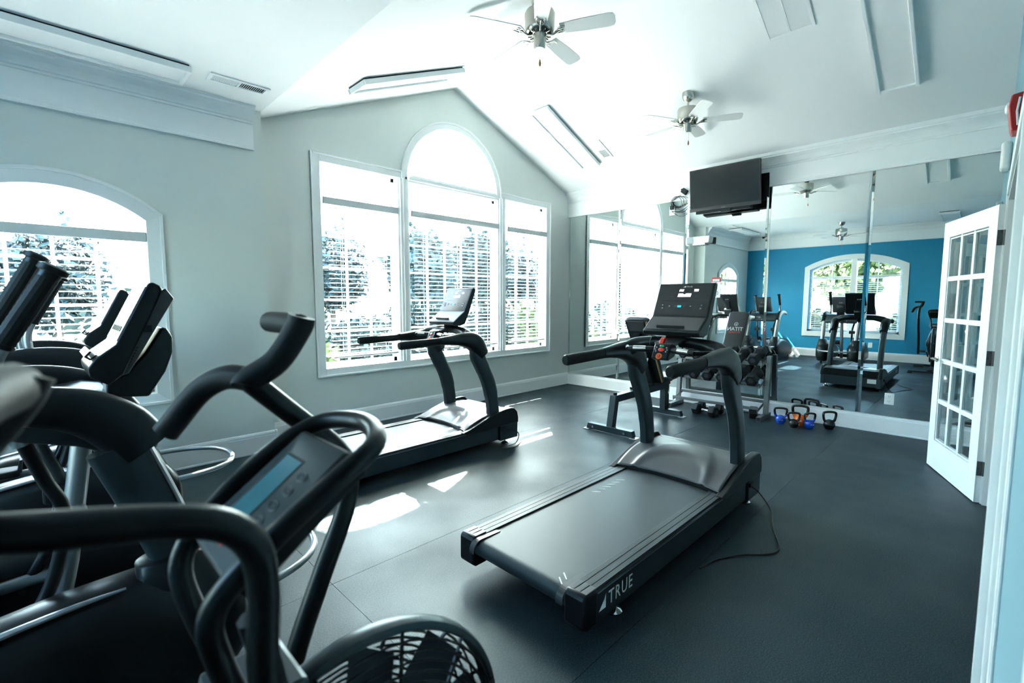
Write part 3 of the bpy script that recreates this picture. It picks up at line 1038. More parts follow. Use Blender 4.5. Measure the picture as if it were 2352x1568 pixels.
    MB().prism([(1.520, 1.244), (1.462, 1.214), (1.452, 1.236), (1.444, 1.232), (1.452, 1.196), (1.520, 1.226)], -0.085, 0.105).build('device_ledge', M_BLKM, con, smooth=0, bevel=0.003)
    pl0, pl1 = V(1.552, 0, 1.288), V(1.425, 0, 1.196)
    FM2 = frame_M(pl0.lerp(pl1, 0.5), (0, -1, 0), (pl0 - pl1).normalized())
    MB(FM2).box(-hw + 0.012, hw - 0.012, -0.062, 0.070, 0.0002, 0.0016).build('tray_plate', M_GREYP, con, smooth=0)
    # back of the console: ribbed neck and lettering
    pb0, pb1 = V(1.612, 0, 1.28), V(1.692, 0, 1.488)
    BM = frame_M(pb0.lerp(pb1, 0.55), (0, 1, 0), (pb1 - pb0).normalized())
    text('logo', 'TRUE', 0.026, BM @ T(0.0, 0.0, 0.0008), M_WHITE, con, extrude=0.0003, align='CENTER', spacing=1.15)
    MB(BM).box(-0.052, 0.052, -0.16, -0.02, 0.0, 0.022).build('neck_cover', M_BLK, con, smooth=0, bevel=0.010, seg=3)
    # mast
    MB().prism([(1.485, 1.105), (1.555, 1.100), (1.60, 1.20), (1.585, 1.245), (1.530, 1.190)], -0.075, 0.075).build('mast', M_BLK, t, smooth=30, bevel=0.010)
    MB().prism([(1.37, 1.112), (1.53, 1.136), (1.535, 1.150), (1.375, 1.126)], -0.080, 0.075).build('cup_tray', M_GREYP, t, smooth=0, bevel=0.005)
    # control pod with buttons
    fa, fb = V(1.338, 0, 1.118), V(1.292, 0, 1.030)
    pod = MB().prism([(1.338, 1.118), (1.400, 1.124), (1.430, 1.085), (1.395, 1.035), (1.318, 1.018), (1.292, 1.030)], -0.056, 0.056).build('control_pod', M_BLK, t, smooth=30, bevel=0.010, seg=3)
    PM = frame_M(fa.lerp(fb, 0.5), (0, -1, 0), (fa - fb).normalized())

    def knob(x, y, rx, ry, h, m_, nm):
        ring0 = [V(x + rx * math.cos(a), y + ry * math.sin(a), 0.0) for a in [2 * math.pi * i / 18 for i in range(18)]]
        ring1 = [V(x + rx * math.cos(a), y + ry * math.sin(a), h * 0.7) for a in [2 * math.pi * i / 18 for i in range(18)]]
        ring2 = [V(x + rx * 0.8 * math.cos(a), y + ry * 0.8 * math.sin(a), h) for a in [2 * math.pi * i / 18 for i in range(18)]]
        return MB(PM).loft([ring0, ring1, ring2]).build(nm, m_, pod, smooth=40)
    knob(0.0, 0.037, 0.015, 0.0075, 0.004, M_GREEN, 'start_button')
    knob(0.0, 0.012, 0.020, 0.0125, 0.004, M_RED, 'stop_button')
    knob(-0.004, -0.033, 0.021, 0.020, 0.004, M_ORANGE, 'emergency_stop_ring')
    knob(-0.004, -0.033, 0.012, 0.012, 0.014, M_RED, 'emergency_stop_button')
    for (x, y) in ((-0.034, 0.026), (-0.040, 0.012), (-0.034, 0.0), (0.034, 0.026), (0.040, 0.012), (0.034, 0.0)):
        knob(x, y, 0.005, 0.005, 0.003, M_SILV, 'pod_button')
    # logo on both side rails
    for s in (-1, 1):
        SM = frame_M((0.105, s * (0.3856), 0.113), (1, 0, 0), (0, 0, 1)) if s < 0 else frame_M((0.415, s * 0.3856, 0.113), (-1, 0, 0), (0, 0, 1))
        text('logo', 'TRUE', 0.088, SM @ T(0.072, 0.0, 0.0), M_WHITE, t, extrude=0.0004, spacing=1.18, sx=0.82)
        g = MB(SM)
        g._add([V(0.0, 0.0, 0.0006), V(0.052, 0.0, 0.0006), V(0.052, 0.062, 0.0006), V(0.040, 0.040, 0.0006)], [(0, 1, 2, 3)])
        g.build('logo', M_WHITE, t, smooth=0)
        MB().box(0.10, 1.60, min(s * 0.3852, s * 0.3862), max(s * 0.3852, s * 0.3862), 0.196, 0.199).build('pin_stripe', M_SILV, t, smooth=0)
        MB().box(1.815, 1.875, min(s * 0.394, s * 0.408), max(s * 0.394, s * 0.408), 0.155, 0.185).build('power_socket', M_BLK, t, smooth=0, bevel=0.003)
        MB().lathe([(0, 0), (0.006, 0), (0.006, 0.006), (0, 0.006)], 10, (1.985, s * 0.3945, 0.19), 'y').build('bolt', M_CHROME, t)
    return t


tm2 = make_treadmill()
tm2.location = (1.455, 1.440, 0)
tag(tm2, 'black treadmill in the foreground with bold TRUE lettering on its side rail')
tm1 = copy_tree(tm2)
tm1.location = (1.225, 3.590, 0)
tag(tm1, 'black treadmill standing right under the big gable window')
for o_ in (tm1, tm2):
    o_['group'] = 'treadmills facing the mirror'
# red safety key clipped to the foreground treadmill
sk = MB().prism([(1.350, 1.120), (1.378, 1.120), (1.402, 1.146), (1.394, 1.160), (1.372, 1.150)], 0.006, 0.034).build('safety_key', M_RED, tm2, smooth=0, bevel=0.003)
MB().tube(spline([(1.36, 0.03, 1.15), (1.34, 0.07, 1.17), (1.33, 0.085, 1.12), (1.345, 0.075, 1.05)], 6), 0.0018, 6).build('lanyard', M_CABLE, sk)
# ================================================================== ELLIPTICALS
def superring(c, hx, hz, n=20, p=3.0, axis='x'):
    out = []
    for k in range(n):
        a = 2 * math.pi * (k + 0.5) / n
        ca, sa = math.cos(a), math.sin(a)
        ca = math.copysign(abs(ca) ** (2 / p), ca)
        sa = math.copysign(abs(sa) ** (2 / p), sa)
        if axis == 'x':
            out.append(V(c[0], c[1] + hx * ca, c[2] + hz * sa))
        elif axis == 'y':
            out.append(V(c[0] + hx * ca, c[1], c[2] + hz * sa))
        else:
            out.append(V(c[0] + hx * ca, c[1] + hz * sa, c[2]))
    return out


def make_elliptical(arm_tops):
    t = thing('elliptical_trainer', '', 'elliptical')
    for s in (-1, 1):
        # rounded drive housing
        rings = []
        for x, top, hw in ((-0.98, 0.16, 0.045), (-0.93, 0.22, 0.075), (-0.75, 0.32, 0.098), (-0.50, 0.415, 0.112), (-0.25, 0.475, 0.120), (0.0, 0.505, 0.124), (0.18, 0.512, 0.124),
                           (0.32, 0.490, 0.120), (0.41, 0.440, 0.108), (0.465, 0.36, 0.085), (0.485, 0.28, 0.05)):
            bot = 0.055 if x < 0.40 else 0.055 + (x - 0.40) * 1.2
            rings.append(superring((x, s * 0.285, (top + bot) / 2), hw, (top - bot) / 2, 22, 3.2))
        MB().loft(rings).build('drive_housing', M_BLK, t, smooth=60)
        # silver trim line on the top outer edge
        tp = spline([(-0.95, s * 0.325, 0.205), (-0.72, s * 0.345, 0.325), (-0.48, s * 0.355, 0.415), (-0.25, s * 0.360, 0.472), (0.0, s * 0.362, 0.502), (0.14, s * 0.362, 0.508)], 6)
        MB().tube(tp, lerp_list([0.006, 0.014, 0.017, 0.017, 0.013, 0.006], 6), 8, flat=0.55, up=(0, 1, 0)).build('trim_line', M_SILV, t)
        # collar where the leg enters
        rr = []
        for z, k in ((0.385, 1.32), (0.43, 1.28), (0.485, 1.14), (0.545, 1.0), (0.552, 0.88)):
            rr.append(superring((0.300 - (z - 0.4) * 0.22, s * 0.300, z), 0.098 * k, 0.070 * k, 24, 2.6, 'z'))
        MB().loft(rr).build('leg_collar', M_BLK, t, smooth=50)
        cr = superring((0.302, s * 0.300, 0.405), 0.118, 0.083, 28, 2.6, 'z')
        MB().tube([p + V(0, 0, 0.004) for p in cr], 0.005, 6, closed=True).build('collar_ring', M_GREYM, t)
        # leg: flat tapering blade
        path = spline([(0.305, s * 0.300, 0.43), (0.262, s * 0.304, 0.60), (0.205, s * 0.308, 0.78), (0.145, s * 0.312, 0.95)], 6)
        MB().tube(path, lerp_list([0.033, 0.033, 0.034, 0.036], 6), 14, flat=lerp_list([1.9, 2.05, 2.15, 2.1], 6), up=(0, 1, 0), power=3.0).build('leg', M_GREYM, t, smooth=45)
        pf = [p + V(0.068 + 0.002, 0, 0.012) for p in path]
        MB().tube(pf, 0.026, 10, flat=0.42, up=(0, 1, 0)).build('leg_edge', M_SILV, t)
        # shoulder: black arch from the leg back into the fixed handle
        sp = spline([(0.215, s * 0.312, 0.925), (0.160, s * 0.314, 1.005), (0.075, s * 0.316, 1.068), (-0.035, s * 0.318, 1.100), (-0.160, s * 0.322, 1.106), (-0.270, s * 0.330, 1.090), (-0.345, s * 0.338, 1.060)], 5)
        MB().tube(sp, lerp_list([0.078, 0.080, 0.068, 0.056, 0.047, 0.038, 0.024], 5), 16, flat=lerp_list([0.52, 0.54, 0.60, 0.66, 0.72, 0.8, 0.85], 5), up=(0.6, 0, 0.8), power=2.6).build('shoulder', M_BLK, t, smooth=60)
        # swinging arm: foam grip, cap, silver tube
        (hx, hz), (gx, gz) = arm_tops[s]
        hp = [(hx, s * 0.262, hz), (gx, s * 0.262, gz)]
        arm = MB().tube(spline([(gx + 0.008, s * 0.262, gz + 0.015), (gx - 0.020, s * 0.262, gz - 0.050), (gx - 0.024, s * 0.262, gz - 0.12), (gx - 0.008, s * 0.260, 1.08), (-0.06, s * 0.255, 0.98)], 6), 0.0195, 12).build('moving_arm', M_SILV, t, smooth=50)
        k = 26
        gp = [V(*hp[1]).lerp(V(*hp[0]), i / k) for i in range(k + 1)]
        MB().tube(gp, [0.0255 + 0.0011 * (i % 2) for i in range(k + 1)], 14).build('foam_grip', M_FOAM, arm, smooth=20)
        dv = (V(*hp[0]) - V(*hp[1])).normalized()
        e = V(*hp[0])
        MB().tube([e, e + dv * 0.012, e + dv * 0.016, e + dv * 0.020, e + dv * 0.034, e + dv * 0.040], [0.0255, 0.026, 0.026, 0.037, 0.037, 0.026], 16).build('grip_cap', M_BLK, arm, smooth=40)
        e = V(*hp[1])
        MB().tube([e - dv * 0.012, e - dv * 0.010, e + dv * 0.002], [0.024, 0.029, 0.029], 14).build('grip_collar', M_BLK, arm, smooth=40)
        # lower link with its joint block, and the pedal
        lk = MB().tube(spline([(-0.06, s * 0.235, 1.0), (-0.02, s * 0.200, 0.86), (0.02, s * 0.180, 0.72), (-0.02, s * 0.175, 0.52), (-0.10, s * 0.172, 0.36)], 6), 0.019, 10).build('lower_link', M_BLK, t, smooth=50)
        MB().box(-0.03, 0.075, s * 0.18 - 0.050, s * 0.18 + 0.050, 0.665, 0.735).build('joint_block', M_BLK, lk, smooth=0, bevel=0.014, seg=3)
        zz = 0.30 + 0.08 * s
        MB().tube(spline([(0.0, s * 0.172, 0.40), (-0.12, s * 0.165, zz + 0.02), (-0.45, s * 0.165, zz), (-0.88, s * 0.18, 0.27)], 6), 0.022, 10).build('pedal_rail', M_SILV, t, smooth=50)
        rg = []
        for x, w in ((-0.60, 0.05), (-0.58, 0.068), (-0.40, 0.076), (-0.22, 0.068), (-0.20, 0.05)):
            rg.append(superring((x, s * 0.135, zz + 0.045), w, 0.022, 16, 4))
        pd = MB().loft(rg).build('pedal', M_BLKM, t, smooth=50)
        MB().prism([(-0.21, zz + 0.05), (-0.195, zz + 0.12), (-0.185, zz + 0.12), (-0.19, zz + 0.05)], s * 0.135 - 0.065, s * 0.135 + 0.065).build('toe_guard', M_BLKM, pd, smooth=0)
        for x in (-0.85, 0.33):
            MB().lathe([(0.0, 0.0), (0.030, 0.0), (0.030, 0.012), (0.012, 0.018), (0.010, 0.075), (0, 0.075)], 14, (x, s * 0.285, 0)).build('levelling_foot', M_BLKM, t)
        MB().lathe([(0.008, -0.014), (0.030, -0.014), (0.034, -0.010), (0.034, 0.010), (0.030, 0.014), (0.008, 0.014)], 18, (0.405, s * 0.285, 0.062), 'y').build('transport_wheel', M_BLKM, t)
    # front bumper hoop
    pts = []
    for i in range(25):
        a = math.radians(-90 + 180 * i / 24)
        ca, sa = math.cos(a), math.sin(a)
        pts.append((0.40 + 0.43 * abs(ca) ** 0.8, 0.335 * math.copysign(abs(sa) ** 0.85, sa), 0.325))
    pts = [(0.22, -0.335, 0.325)] + pts + [(0.22, 0.335, 0.325)]
    MB().tube(pts, 0.0150, 12).build('bumper_hoop', M_CHROME if False else M_SILV, t, smooth=50)
    # cross frame near the floor and rear base
    MB().box(-0.10, -0.02, -0.28, 0.28, 0.06, 0.12).build('cross_member', M_SILV, t, smooth=0, bevel=0.01)
    MB().box(-1.00, -0.90, -0.24, 0.24, 0.055, 0.13).build('rear_base', M_BLK, t, smooth=0, bevel=0.02, seg=3)
    MB().tube([(-0.06, 0.0, 0.11), (0.02, 0.0, 0.50), (0.09, 0.0, 0.98)], 0.030, 12).build('centre_post', M_SILV, t)
    # cowling between the shoulders, sloping down to the front, with a vent
    cw = [(-0.12, 1.055), (0.10, 1.092), (0.155, 1.078), (0.235, 0.985), (0.262, 0.930), (0.245, 0.895), (0.16, 0.900), (0.06, 0.955), (-0.10, 1.005)]
    MB().prism(cw, -0.285, 0.285).build('cowling', M_GREYM, t, smooth=35, bevel=0.018, seg=3)
    vt = MB().box(-0.115, 0.07, -0.215, -0.095, 1.082, 1.0905, M=None).build('vent', M_BLKM, t, smooth=0, bevel=0.004)
    for k in range(11):
        x = -0.10 + k * 0.0155
        MB().box(x, x + 0.006, -0.205, -0.105, 1.088, 1.097).build('vent_bar', M_SILV, vt, smooth=0)
    # console, its stem and its shroud
    hw = 0.165
    side = [(0.100, 1.178), (0.104, 1.150), (0.150, 1.118), (0.190, 1.150), (0.312, 1.432), (0.306, 1.448), (0.284, 1.460), (0.272, 1.455), (0.176, 1.252), (0.125, 1.212)]
    con = MB().prism(side, -hw, hw).build('console', M_BLK, t, smooth=30, bevel=0.008, seg=3)
    p0, p1 = V(0.272, 0, 1.455), V(0.176, 0, 1.252)
    FM = frame_M(p0.lerp(p1, 0.5), (0, -1, 0), (p0 - p1).normalized())
    L = (p0 - p1).length
    MB(FM).box(-hw + 0.012, hw - 0.012, -L / 2 + 0.012, L / 2 - 0.012, 0.0, 0.002).build('display_glass', M_SHROUD, con, smooth=0)
    MB(FM).box(-0.09, 0.09, -0.02, 0.085, 0.002, 0.0028).build('screen', M_SCREEN, con, smooth=0)
    for k in range(6):
        MB(FM @ T(-0.10 + 0.04 * k, -0.06, 0)).lathe([(0, 0.0015), (0.010, 0.0015), (0.009, 0.004), (0, 0.004)], 12).build('button', M_GREYM, con)
    MB().prism([(0.130, 1.214), (0.112, 1.200), (0.096, 1.213), (0.112, 1.232), (0.117, 1.228), (0.105, 1.213), (0.113, 1.207), (0.128, 1.219)], -0.12, 0.12).build('device_ledge', M_BLK, con, smooth=0, bevel=0.002)
    # side vents and port on the housing's grey back shell
    bk = MB().prism([(0.160, 1.140), (0.205, 1.150), (0.345, 1.405), (0.322, 1.440), (0.305, 1.430), (0.190, 1.160)], -hw + 0.012, hw - 0.012).build('console_back', M_GREYP, con, smooth=0, bevel=0.004)
    for s in (-1, 1):
        for k in range(9):
            u = k / 8.0
            x, z = 0.186 + 0.038 * u, 1.160 + 0.075 * u
            MB().box(x - 0.004, x + 0.012, min(s * (hw - 0.013), s * (hw - 0.0105)), max(s * (hw - 0.013), s * (hw - 0.0105)), z, z + 0.0042).build('vent_slot', M_BLKM, bk, smooth=0)
        MB().box(0.252, 0.276, min(s * (hw - 0.013), s * (hw - 0.0105)), max(s * (hw - 0.013), s * (hw - 0.0105)), 1.288, 1.312).build('port', M_BLKM, bk, smooth=0)
    pb0, pb1 = V(0.205, 0, 1.150), V(0.345, 0, 1.405)
    BM = frame_M(pb0.lerp(pb1, 0.62), (0, 1, 0), (pb1 - pb0).normalized())
    text('logo', 'TRUE', 0.026, BM @ T(0, 0.02, 0.001), M_WHITE, con, extrude=0.0003, align='CENTER', spacing=1.15)
    st = [(0.150, 1.125), (0.205, 1.140), (0.262, 1.210), (0.315, 1.300), (0.332, 1.296), (0.348, 1.262), (0.345, 1.205), (0.320, 1.135), (0.268, 1.050), (0.150, 1.062)]
    MB().prism(st, -0.068, 0.068).build('console_stem', M_BLK, t, smooth=35, bevel=0.014, seg=3)
    return t


el1 = make_elliptical({-1: ((0.026, 1.462), (-0.076, 1.275)), 1: ((-0.004, 1.530), (-0.120, 1.300))})
el1.location = (0.0, 2.195, 0)
tag(el1, 'black and grey elliptical trainer nearer the camera, behind the air bike', None, 'elliptical trainers side by side')
el2 = make_elliptical({-1: ((0.008, 1.490), (-0.094, 1.290)), 1: ((-0.030, 1.468), (-0.132, 1.262))})
el2.location = (0.07, 3.72, 0)
tag(el2, 'black and grey elliptical trainer directly in front of the arched window', None, 'elliptical trainers side by side')

# ================================================================== AIR BIKE
bk = thing('air_bike', 'black air bike with a caged fan wheel and teal display, closest to the camera', 'exercise bike', (0, 0.63, 0))


def bike_arm(dy, pts_stem, J, Tp, peg, low, rt=0.0185):
    """stem, S-shaped multi-position foam grips"""
    a = MB().tube(spline(pts_stem, 6), rt, 12).build('moving_arm', M_BLK, bk, smooth=50)
    MB().tube(spline([V(*J) + V(-0.006, 0, -0.01)] + [J] + Tp, 6), 0.0215, 14).build('upper_grip', M_FOAM, a, smooth=50)
    MB().tube(spline(peg, 4), 0.0185, 14).build('peg_grip', M_FOAM, a, smooth=50)
    MB().tube(spline(low, 6), 0.0205, 14).build('lower_grip', M_FOAM, a, smooth=50)
    return a


# arm on the far side
bike_arm(0.22, [(0.238, 0.215, 1.268), (0.305, 0.218, 1.200), (0.375, 0.218, 1.130), (0.402, 0.215, 1.075), (0.392, 0.212, 1.005), (0.345, 0.21, 0.90), (0.285, 0.205, 0.76), (0.245, 0.20, 0.60), (0.235, 0.195, 0.42)],
         (0.236, 0.212, 1.270), [(0.272, 0.188, 1.300), (0.302, 0.172, 1.352), (0.308, 0.168, 1.372)],
         [(0.304, 0.170, 1.358), (0.300, 0.225, 1.360), (0.296, 0.285, 1.360)],
         [(0.242, 0.210, 1.270), (0.215, 0.255, 1.272), (0.185, 0.295, 1.248), (0.150, 0.322, 1.195), (0.138, 0.328, 1.178)])
# arm on the near side, swung back
bike_arm(-0.17, [(-0.071, -0.165, 1.253), (-0.027, -0.167, 1.241), (0.058, -0.168, 1.221), (0.103, -0.168, 1.203), (0.127, -0.168, 1.173), (0.133, -0.168, 1.126), (0.131, -0.166, 1.036), (0.153, -0.162, 0.891), (0.198, -0.158, 0.651), (0.238, -0.155, 0.411)],
         (-0.077, -0.164, 1.257), [(-0.055, -0.150, 1.287), (-0.023, -0.143, 1.329), (-0.013, -0.141, 1.349)],
         [(-0.017, -0.142, 1.337), (-0.029, -0.190, 1.339), (-0.041, -0.250, 1.337)],
         [(-0.067, -0.165, 1.255), (-0.102, -0.205, 1.255), (-0.137, -0.240, 1.227), (-0.173, -0.260, 1.181)], 0.0146)
# hoop around the console, closing to a neck
hoop = spline([(0.150, -0.045, 0.90), (0.118, -0.060, 1.00), (0.110, -0.075, 1.072), (0.160, -0.088, 1.130), (0.240, -0.094, 1.186), (0.300, -0.078, 1.214), (0.326, 0.0, 1.222),
               (0.300, 0.078, 1.214), (0.240, 0.094, 1.186), (0.160, 0.088, 1.130), (0.110, 0.075, 1.072), (0.118, 0.060, 1.00), (0.150, 0.045, 0.90)], 8)
MB().tube(hoop, 0.0135, 12).build('console_hoop', M_BLK, bk, smooth=50)
ca_, cb_ = V(0.275, 0, 1.200), V(0.128, 0, 1.090)
CM = frame_M(ca_.lerp(cb_, 0.5), (0, -1, 0), (ca_ - cb_).normalized())
bl = (ca_ - cb_).length
con = MB(CM).box(-0.074, 0.074, -bl / 2, bl / 2, -0.030, 0.012).build('console', M_BLKM, bk, smooth=0, bevel=0.006, seg=3)
MB(CM).box(-0.068, 0.068, -bl / 2 + 0.006, bl / 2 - 0.006, 0.0115, 0.0135).build('console_face', M_GREYM, con, smooth=0)
MB(CM).box(-0.044, 0.006, -0.040, 0.050, 0.0132, 0.0142).build('lcd', M_LCD, con, smooth=0)
MB(CM).box(-0.048, 0.010, -0.044, 0.054, 0.0120, 0.0136).build('lcd_frame', M_SCREEN, con, smooth=0)
for k in range(5):
    y = 0.036 - 0.022 * k
    ring = [V(0.034 + 0.010 * math.cos(a), y + 0.0062 * math.sin(a), 0.0137) for a in [2 * math.pi * i / 14 for i in range(14)]]
    MB(CM).tube(ring, 0.0009, 5, closed=True).build('button_outline', M_RAIL, con)
    MB(CM).box(0.031, 0.037, y - 0.001, y + 0.001, 0.0134, 0.0140).build('button_mark', M_RAIL, con, smooth=0)
for (x, y) in ((0.018, -0.064), (0.004, -0.070)):
    MB(CM).box(x, x + 0.009, y - 0.004, y + 0.003, 0.0134, 0.0142).build('red_mark', M_RED, con, smooth=0)
MB(CM).box(0.030, 0.036, -0.062, -0.057, 0.0134, 0.0142).box(-0.02, -0.014, -0.075, -0.070, 0.0134, 0.0142).build('white_mark', M_RAIL, con, smooth=0)
# neck clamp and main frame
MB().box(0.115, 0.215, -0.055, 0.055, 0.850, 0.925).build('neck_clamp', M_GREYM, bk, smooth=0, bevel=0.008)
MB().tube([(0.165, 0, 0.86), (0.150, 0, 0.70), (0.06, 0, 0.40), (0.02, 0, 0.16)], 0.034, 12, flat=0.8).build('front_tube', M_BLK, bk)
MB().tube(spline([(0.150, -0.06, 1.040), (0.165, -0.06, 0.97), (0.180, -0.06, 0.88)], 4), 0.016, 8).build('stay', M_GREYM, bk)
MB().tube(spline([(0.02, 0, 0.17), (-0.20, 0, 0.22), (-0.42, 0, 0.30), (-0.52, 0, 0.48), (-0.56, 0, 0.72)], 6), 0.034, 12).build('seat_tube', M_BLK, bk)
MB().tube([(-0.56, 0, 0.70), (-0.575, 0, 0.86)], 0.018, 12).build('seat_post', M_CHROME, bk)
sr = []
for x, w, h in ((-0.36, 0.025, 0.020), (-0.40, 0.045, 0.028), (-0.48, 0.075, 0.034), (-0.58, 0.125, 0.040), (-0.66, 0.135, 0.042), (-0.71, 0.10, 0.034)):
    sr.append(superring((x, 0, 0.90), w, h, 18, 2.6))
MB().loft(sr).build('saddle', M_VINYL, bk, smooth=60)
MB().box(-0.58, 0.60, -0.035, 0.035, 0.075, 0.135).build('base_beam', M_BLK, bk, smooth=0, bevel=0.008)
for x in (-0.56, 0.56):
    MB().box(x - 0.035, x + 0.035, -0.30, 0.30, 0.03, 0.085).build('stabiliser', M_BLK, bk, smooth=0, bevel=0.012)
    for s in (-1, 1):
        MB().box(x - 0.04, x + 0.04, s * 0.27 - 0.035, s * 0.27 + 0.035, 0.0, 0.035).build('rubber_foot', M_BLKM, bk, smooth=0, bevel=0.006)
for s in (-1, 1):
    MB().lathe([(0.0, 0.0), (0.034, 0.0), (0.034, 0.13), (0.0, 0.13)], 14, (0.42, s * 0.10 if s > 0 else -0.23, 0.205), 'y').build('foot_peg', M_BLKM, bk)
# fan cage: rims, rings, spokes, and the blades inside
FX, FZ, FR = 0.300, 0.628, 0.275
fan = MB()
prof = [(FR - 0.010, -0.018), (FR, -0.014), (FR + 0.003, -0.006), (FR + 0.003, 0.006), (FR, 0.014), (FR - 0.010, 0.018)]
rings_ = []
N = 64
for r, h in prof + [(FR - 0.014, 0.014), (FR - 0.008, 0.006), (FR - 0.008, -0.006), (FR - 0.014, -0.014)]:
    rings_.append([V(FX + r * math.cos(2 * math.pi * k / N), h, FZ + r * math.sin(2 * math.pi * k / N)) for k in range(N)])
fan.loft(rings_, closed=True)
cage = fan.build('fan_rim', M_GREYM, bk, smooth=35)
for s in (-1, 1):
    gr = MB()
    for r in [0.065 + 0.0135 * k for k in range(15)]:
        bulge = 0.016 + 0.062 * (1 - (r / FR) ** 2)
        gr.tube([(FX + r * math.cos(2 * math.pi * k / 40), s * bulge, FZ + r * math.sin(2 * math.pi * k / 40)) for k in range(40)], 0.0024, 4, closed=True)
    g_ = gr.build('guard_rings', M_BLK, bk, smooth=0)
    tag(g_, kind='stuff')
    for k in range(12):
        a = 2 * math.pi * (k + 0.25) / 12
        p0 = V(FX + 0.05 * math.cos(a), s * 0.080, FZ + 0.05 * math.sin(a))
        p1 = V(FX + (FR - 0.008) * math.cos(a + 0.12), s * 0.016, FZ + (FR - 0.008) * math.sin(a + 0.12))
        MB().tube([p0, p1], 0.0035, 5).build('guard_spoke', M_BLK, bk)
    MB().lathe([(0, s * 0.070), (0.062, s * 0.070), (0.062, s * 0.086), (0.05, s * 0.092), (0, s * 0.092)], 24, (FX, 0, FZ), 'y').build('hub_cover', M_BLK, bk)
for k in range(10):
    a = 2 * math.pi * k / 10 + 0.2
    Mx = T(FX, 0, FZ) @ rot('Y', -math.degrees(a)) @ T(0.15, 0, 0) @ rot('X', 35)
    MB(Mx).box(-0.09, 0.095, -0.036, 0.036, -0.0015, 0.0015).build('fan_blade', M_GREYM, bk, smooth=0)
# cranks and pedals
MB().lathe([(0.0, -0.055), (0.10, -0.055), (0.105, -0.05), (0.105, 0.05), (0.10, 0.055), (0, 0.055)], 24, (-0.02, 0.0, 0.36), 'y').build('chain_case', M_BLK, bk)
for s in (-1, 1):
    cr = MB().tube([(-0.02, s * 0.075, 0.36), (-0.02 + s * 0.11, s * 0.095, 0.36 + s * 0.10)], 0.011, 8).build('crank', M_CHROME, bk)
    MB().box(-0.07 + s * 0.11, 0.03 + s * 0.11, min(s * 0.105, s * 0.215), max(s * 0.105, s * 0.215), 0.345 + s * 0.10, 0.375 + s * 0.10).build('pedal', M_BLKM, cr, smooth=0, bevel=0.006)

# final size of the bike: its parts are laid out above at 1/1.08 scale; the feet stay on the floor
bk.location = (0, 0.6804, 0)
for ch_ in list(ALL_CHILDREN(bk)):
    for o_ in [ch_] + list(ALL_CHILDREN(ch_)):
        if o_.data.users > 1 and o_.data.get('spread'):
            continue
        for v_ in o_.data.vertices:
            x_, y_, z_ = v_.co
            z2 = 1.4 - 1.08 * (1.4 - z_) if z_ > 0.25 else z_ * 0.632
            v_.co = (x_ * 1.08, y_ * 1.08, z2)
# ================================================================== BENCH
bn = thing('weight_bench', 'black adjustable weight bench with upright backrest, turned to the mirror', 'bench', (0, 2.715, 0))


def sq(path, h, name, m_, parent=bn, n=4):
    return MB().tube(path, h * 1.4142, 4, up=(0, 1, 0)).build(name, m_, parent, smooth=0, bevel=0.003)


# floor bars with turned-down ends
for (x, hl, nm) in ((4.175, 0.285, 'rear_foot'), (5.365, 0.225, 'front_foot')):
    f_ = MB().prism([(-hl, 0.012), (hl, 0.012), (hl - 0.018, 0.075), (-hl + 0.018, 0.075)], x - 0.032, x + 0.032, 'x').build(nm, M_GREYM, bn, smooth=0, bevel=0.004)
    for s in (-1, 1):
        MB().box(x - 0.04, x + 0.04, s * hl - 0.035, s * hl + 0.035, 0.0, 0.010).build('foot_pad', M_STEEL, f_, smooth=0, bevel=0.002)
for y in (-0.19, 0.19):
    for x in (4.135, 4.215):
        MB().lathe([(0, -0.012), (0.014, -0.012), (0.014, 0.012), (0, 0.012)], 6, (x, y, 0.045), 'x').build('bolt', M_CHROME, bn)
MB().prism([(4.150, 0.07), (4.225, 0.07), (4.285, 0.385), (4.215, 0.400)], -0.036, 0.036).build('rear_post', M_GREYM, bn, smooth=0, bevel=0.004)
MB().lathe([(0, 0.385), (0.022, 0.385), (0.022, 0.425), (0, 0.425)], 14, (4.255, 0, 0)).build('bumper', M_BLKM, bn)
MB().prism([(4.255, 0.325), (5.330, 0.330), (5.330, 0.410), (4.240, 0.400)], -0.036, 0.036).build('main_beam', M_GREYM, bn, smooth=0, bevel=0.004)
MB().prism([(5.300, 0.07), (5.400, 0.07), (5.395, 0.420), (5.300, 0.420)], -0.036, 0.036).build('front_post', M_GREYM, bn, smooth=0, bevel=0.004)
MB().lathe([(0, 0.0), (0.010, 0.0), (0.010, 0.03), (0.022, 0.036), (0.025, 0.05), (0.018, 0.064), (0, 0.066)], 16, (5.40, 0, 0.385), 'x').build('pop_pin', M_RED, bn)
MB().tube([(5.36, -0.05, 0.36), (5.335, -0.06, 0.30), (5.33, -0.06, 0.27)], 0.008, 8).build('pin_handle', M_CHROME, bn)
# seat pad
rg = []
for x, w in ((5.10, 0.12), (5.115, 0.145), (5.20, 0.150), (5.40, 0.130), (5.47, 0.115), (5.485, 0.095)):
    rg.append(superring((x, 0, 0.475), w, 0.030, 22, 5))
MB().loft(rg).build('seat', M_VINYL, bn, smooth=60)
MB().box(5.14, 5.42, -0.06, 0.06, 0.415, 0.447).build('seat_bracket', M_BLK, bn, smooth=0)
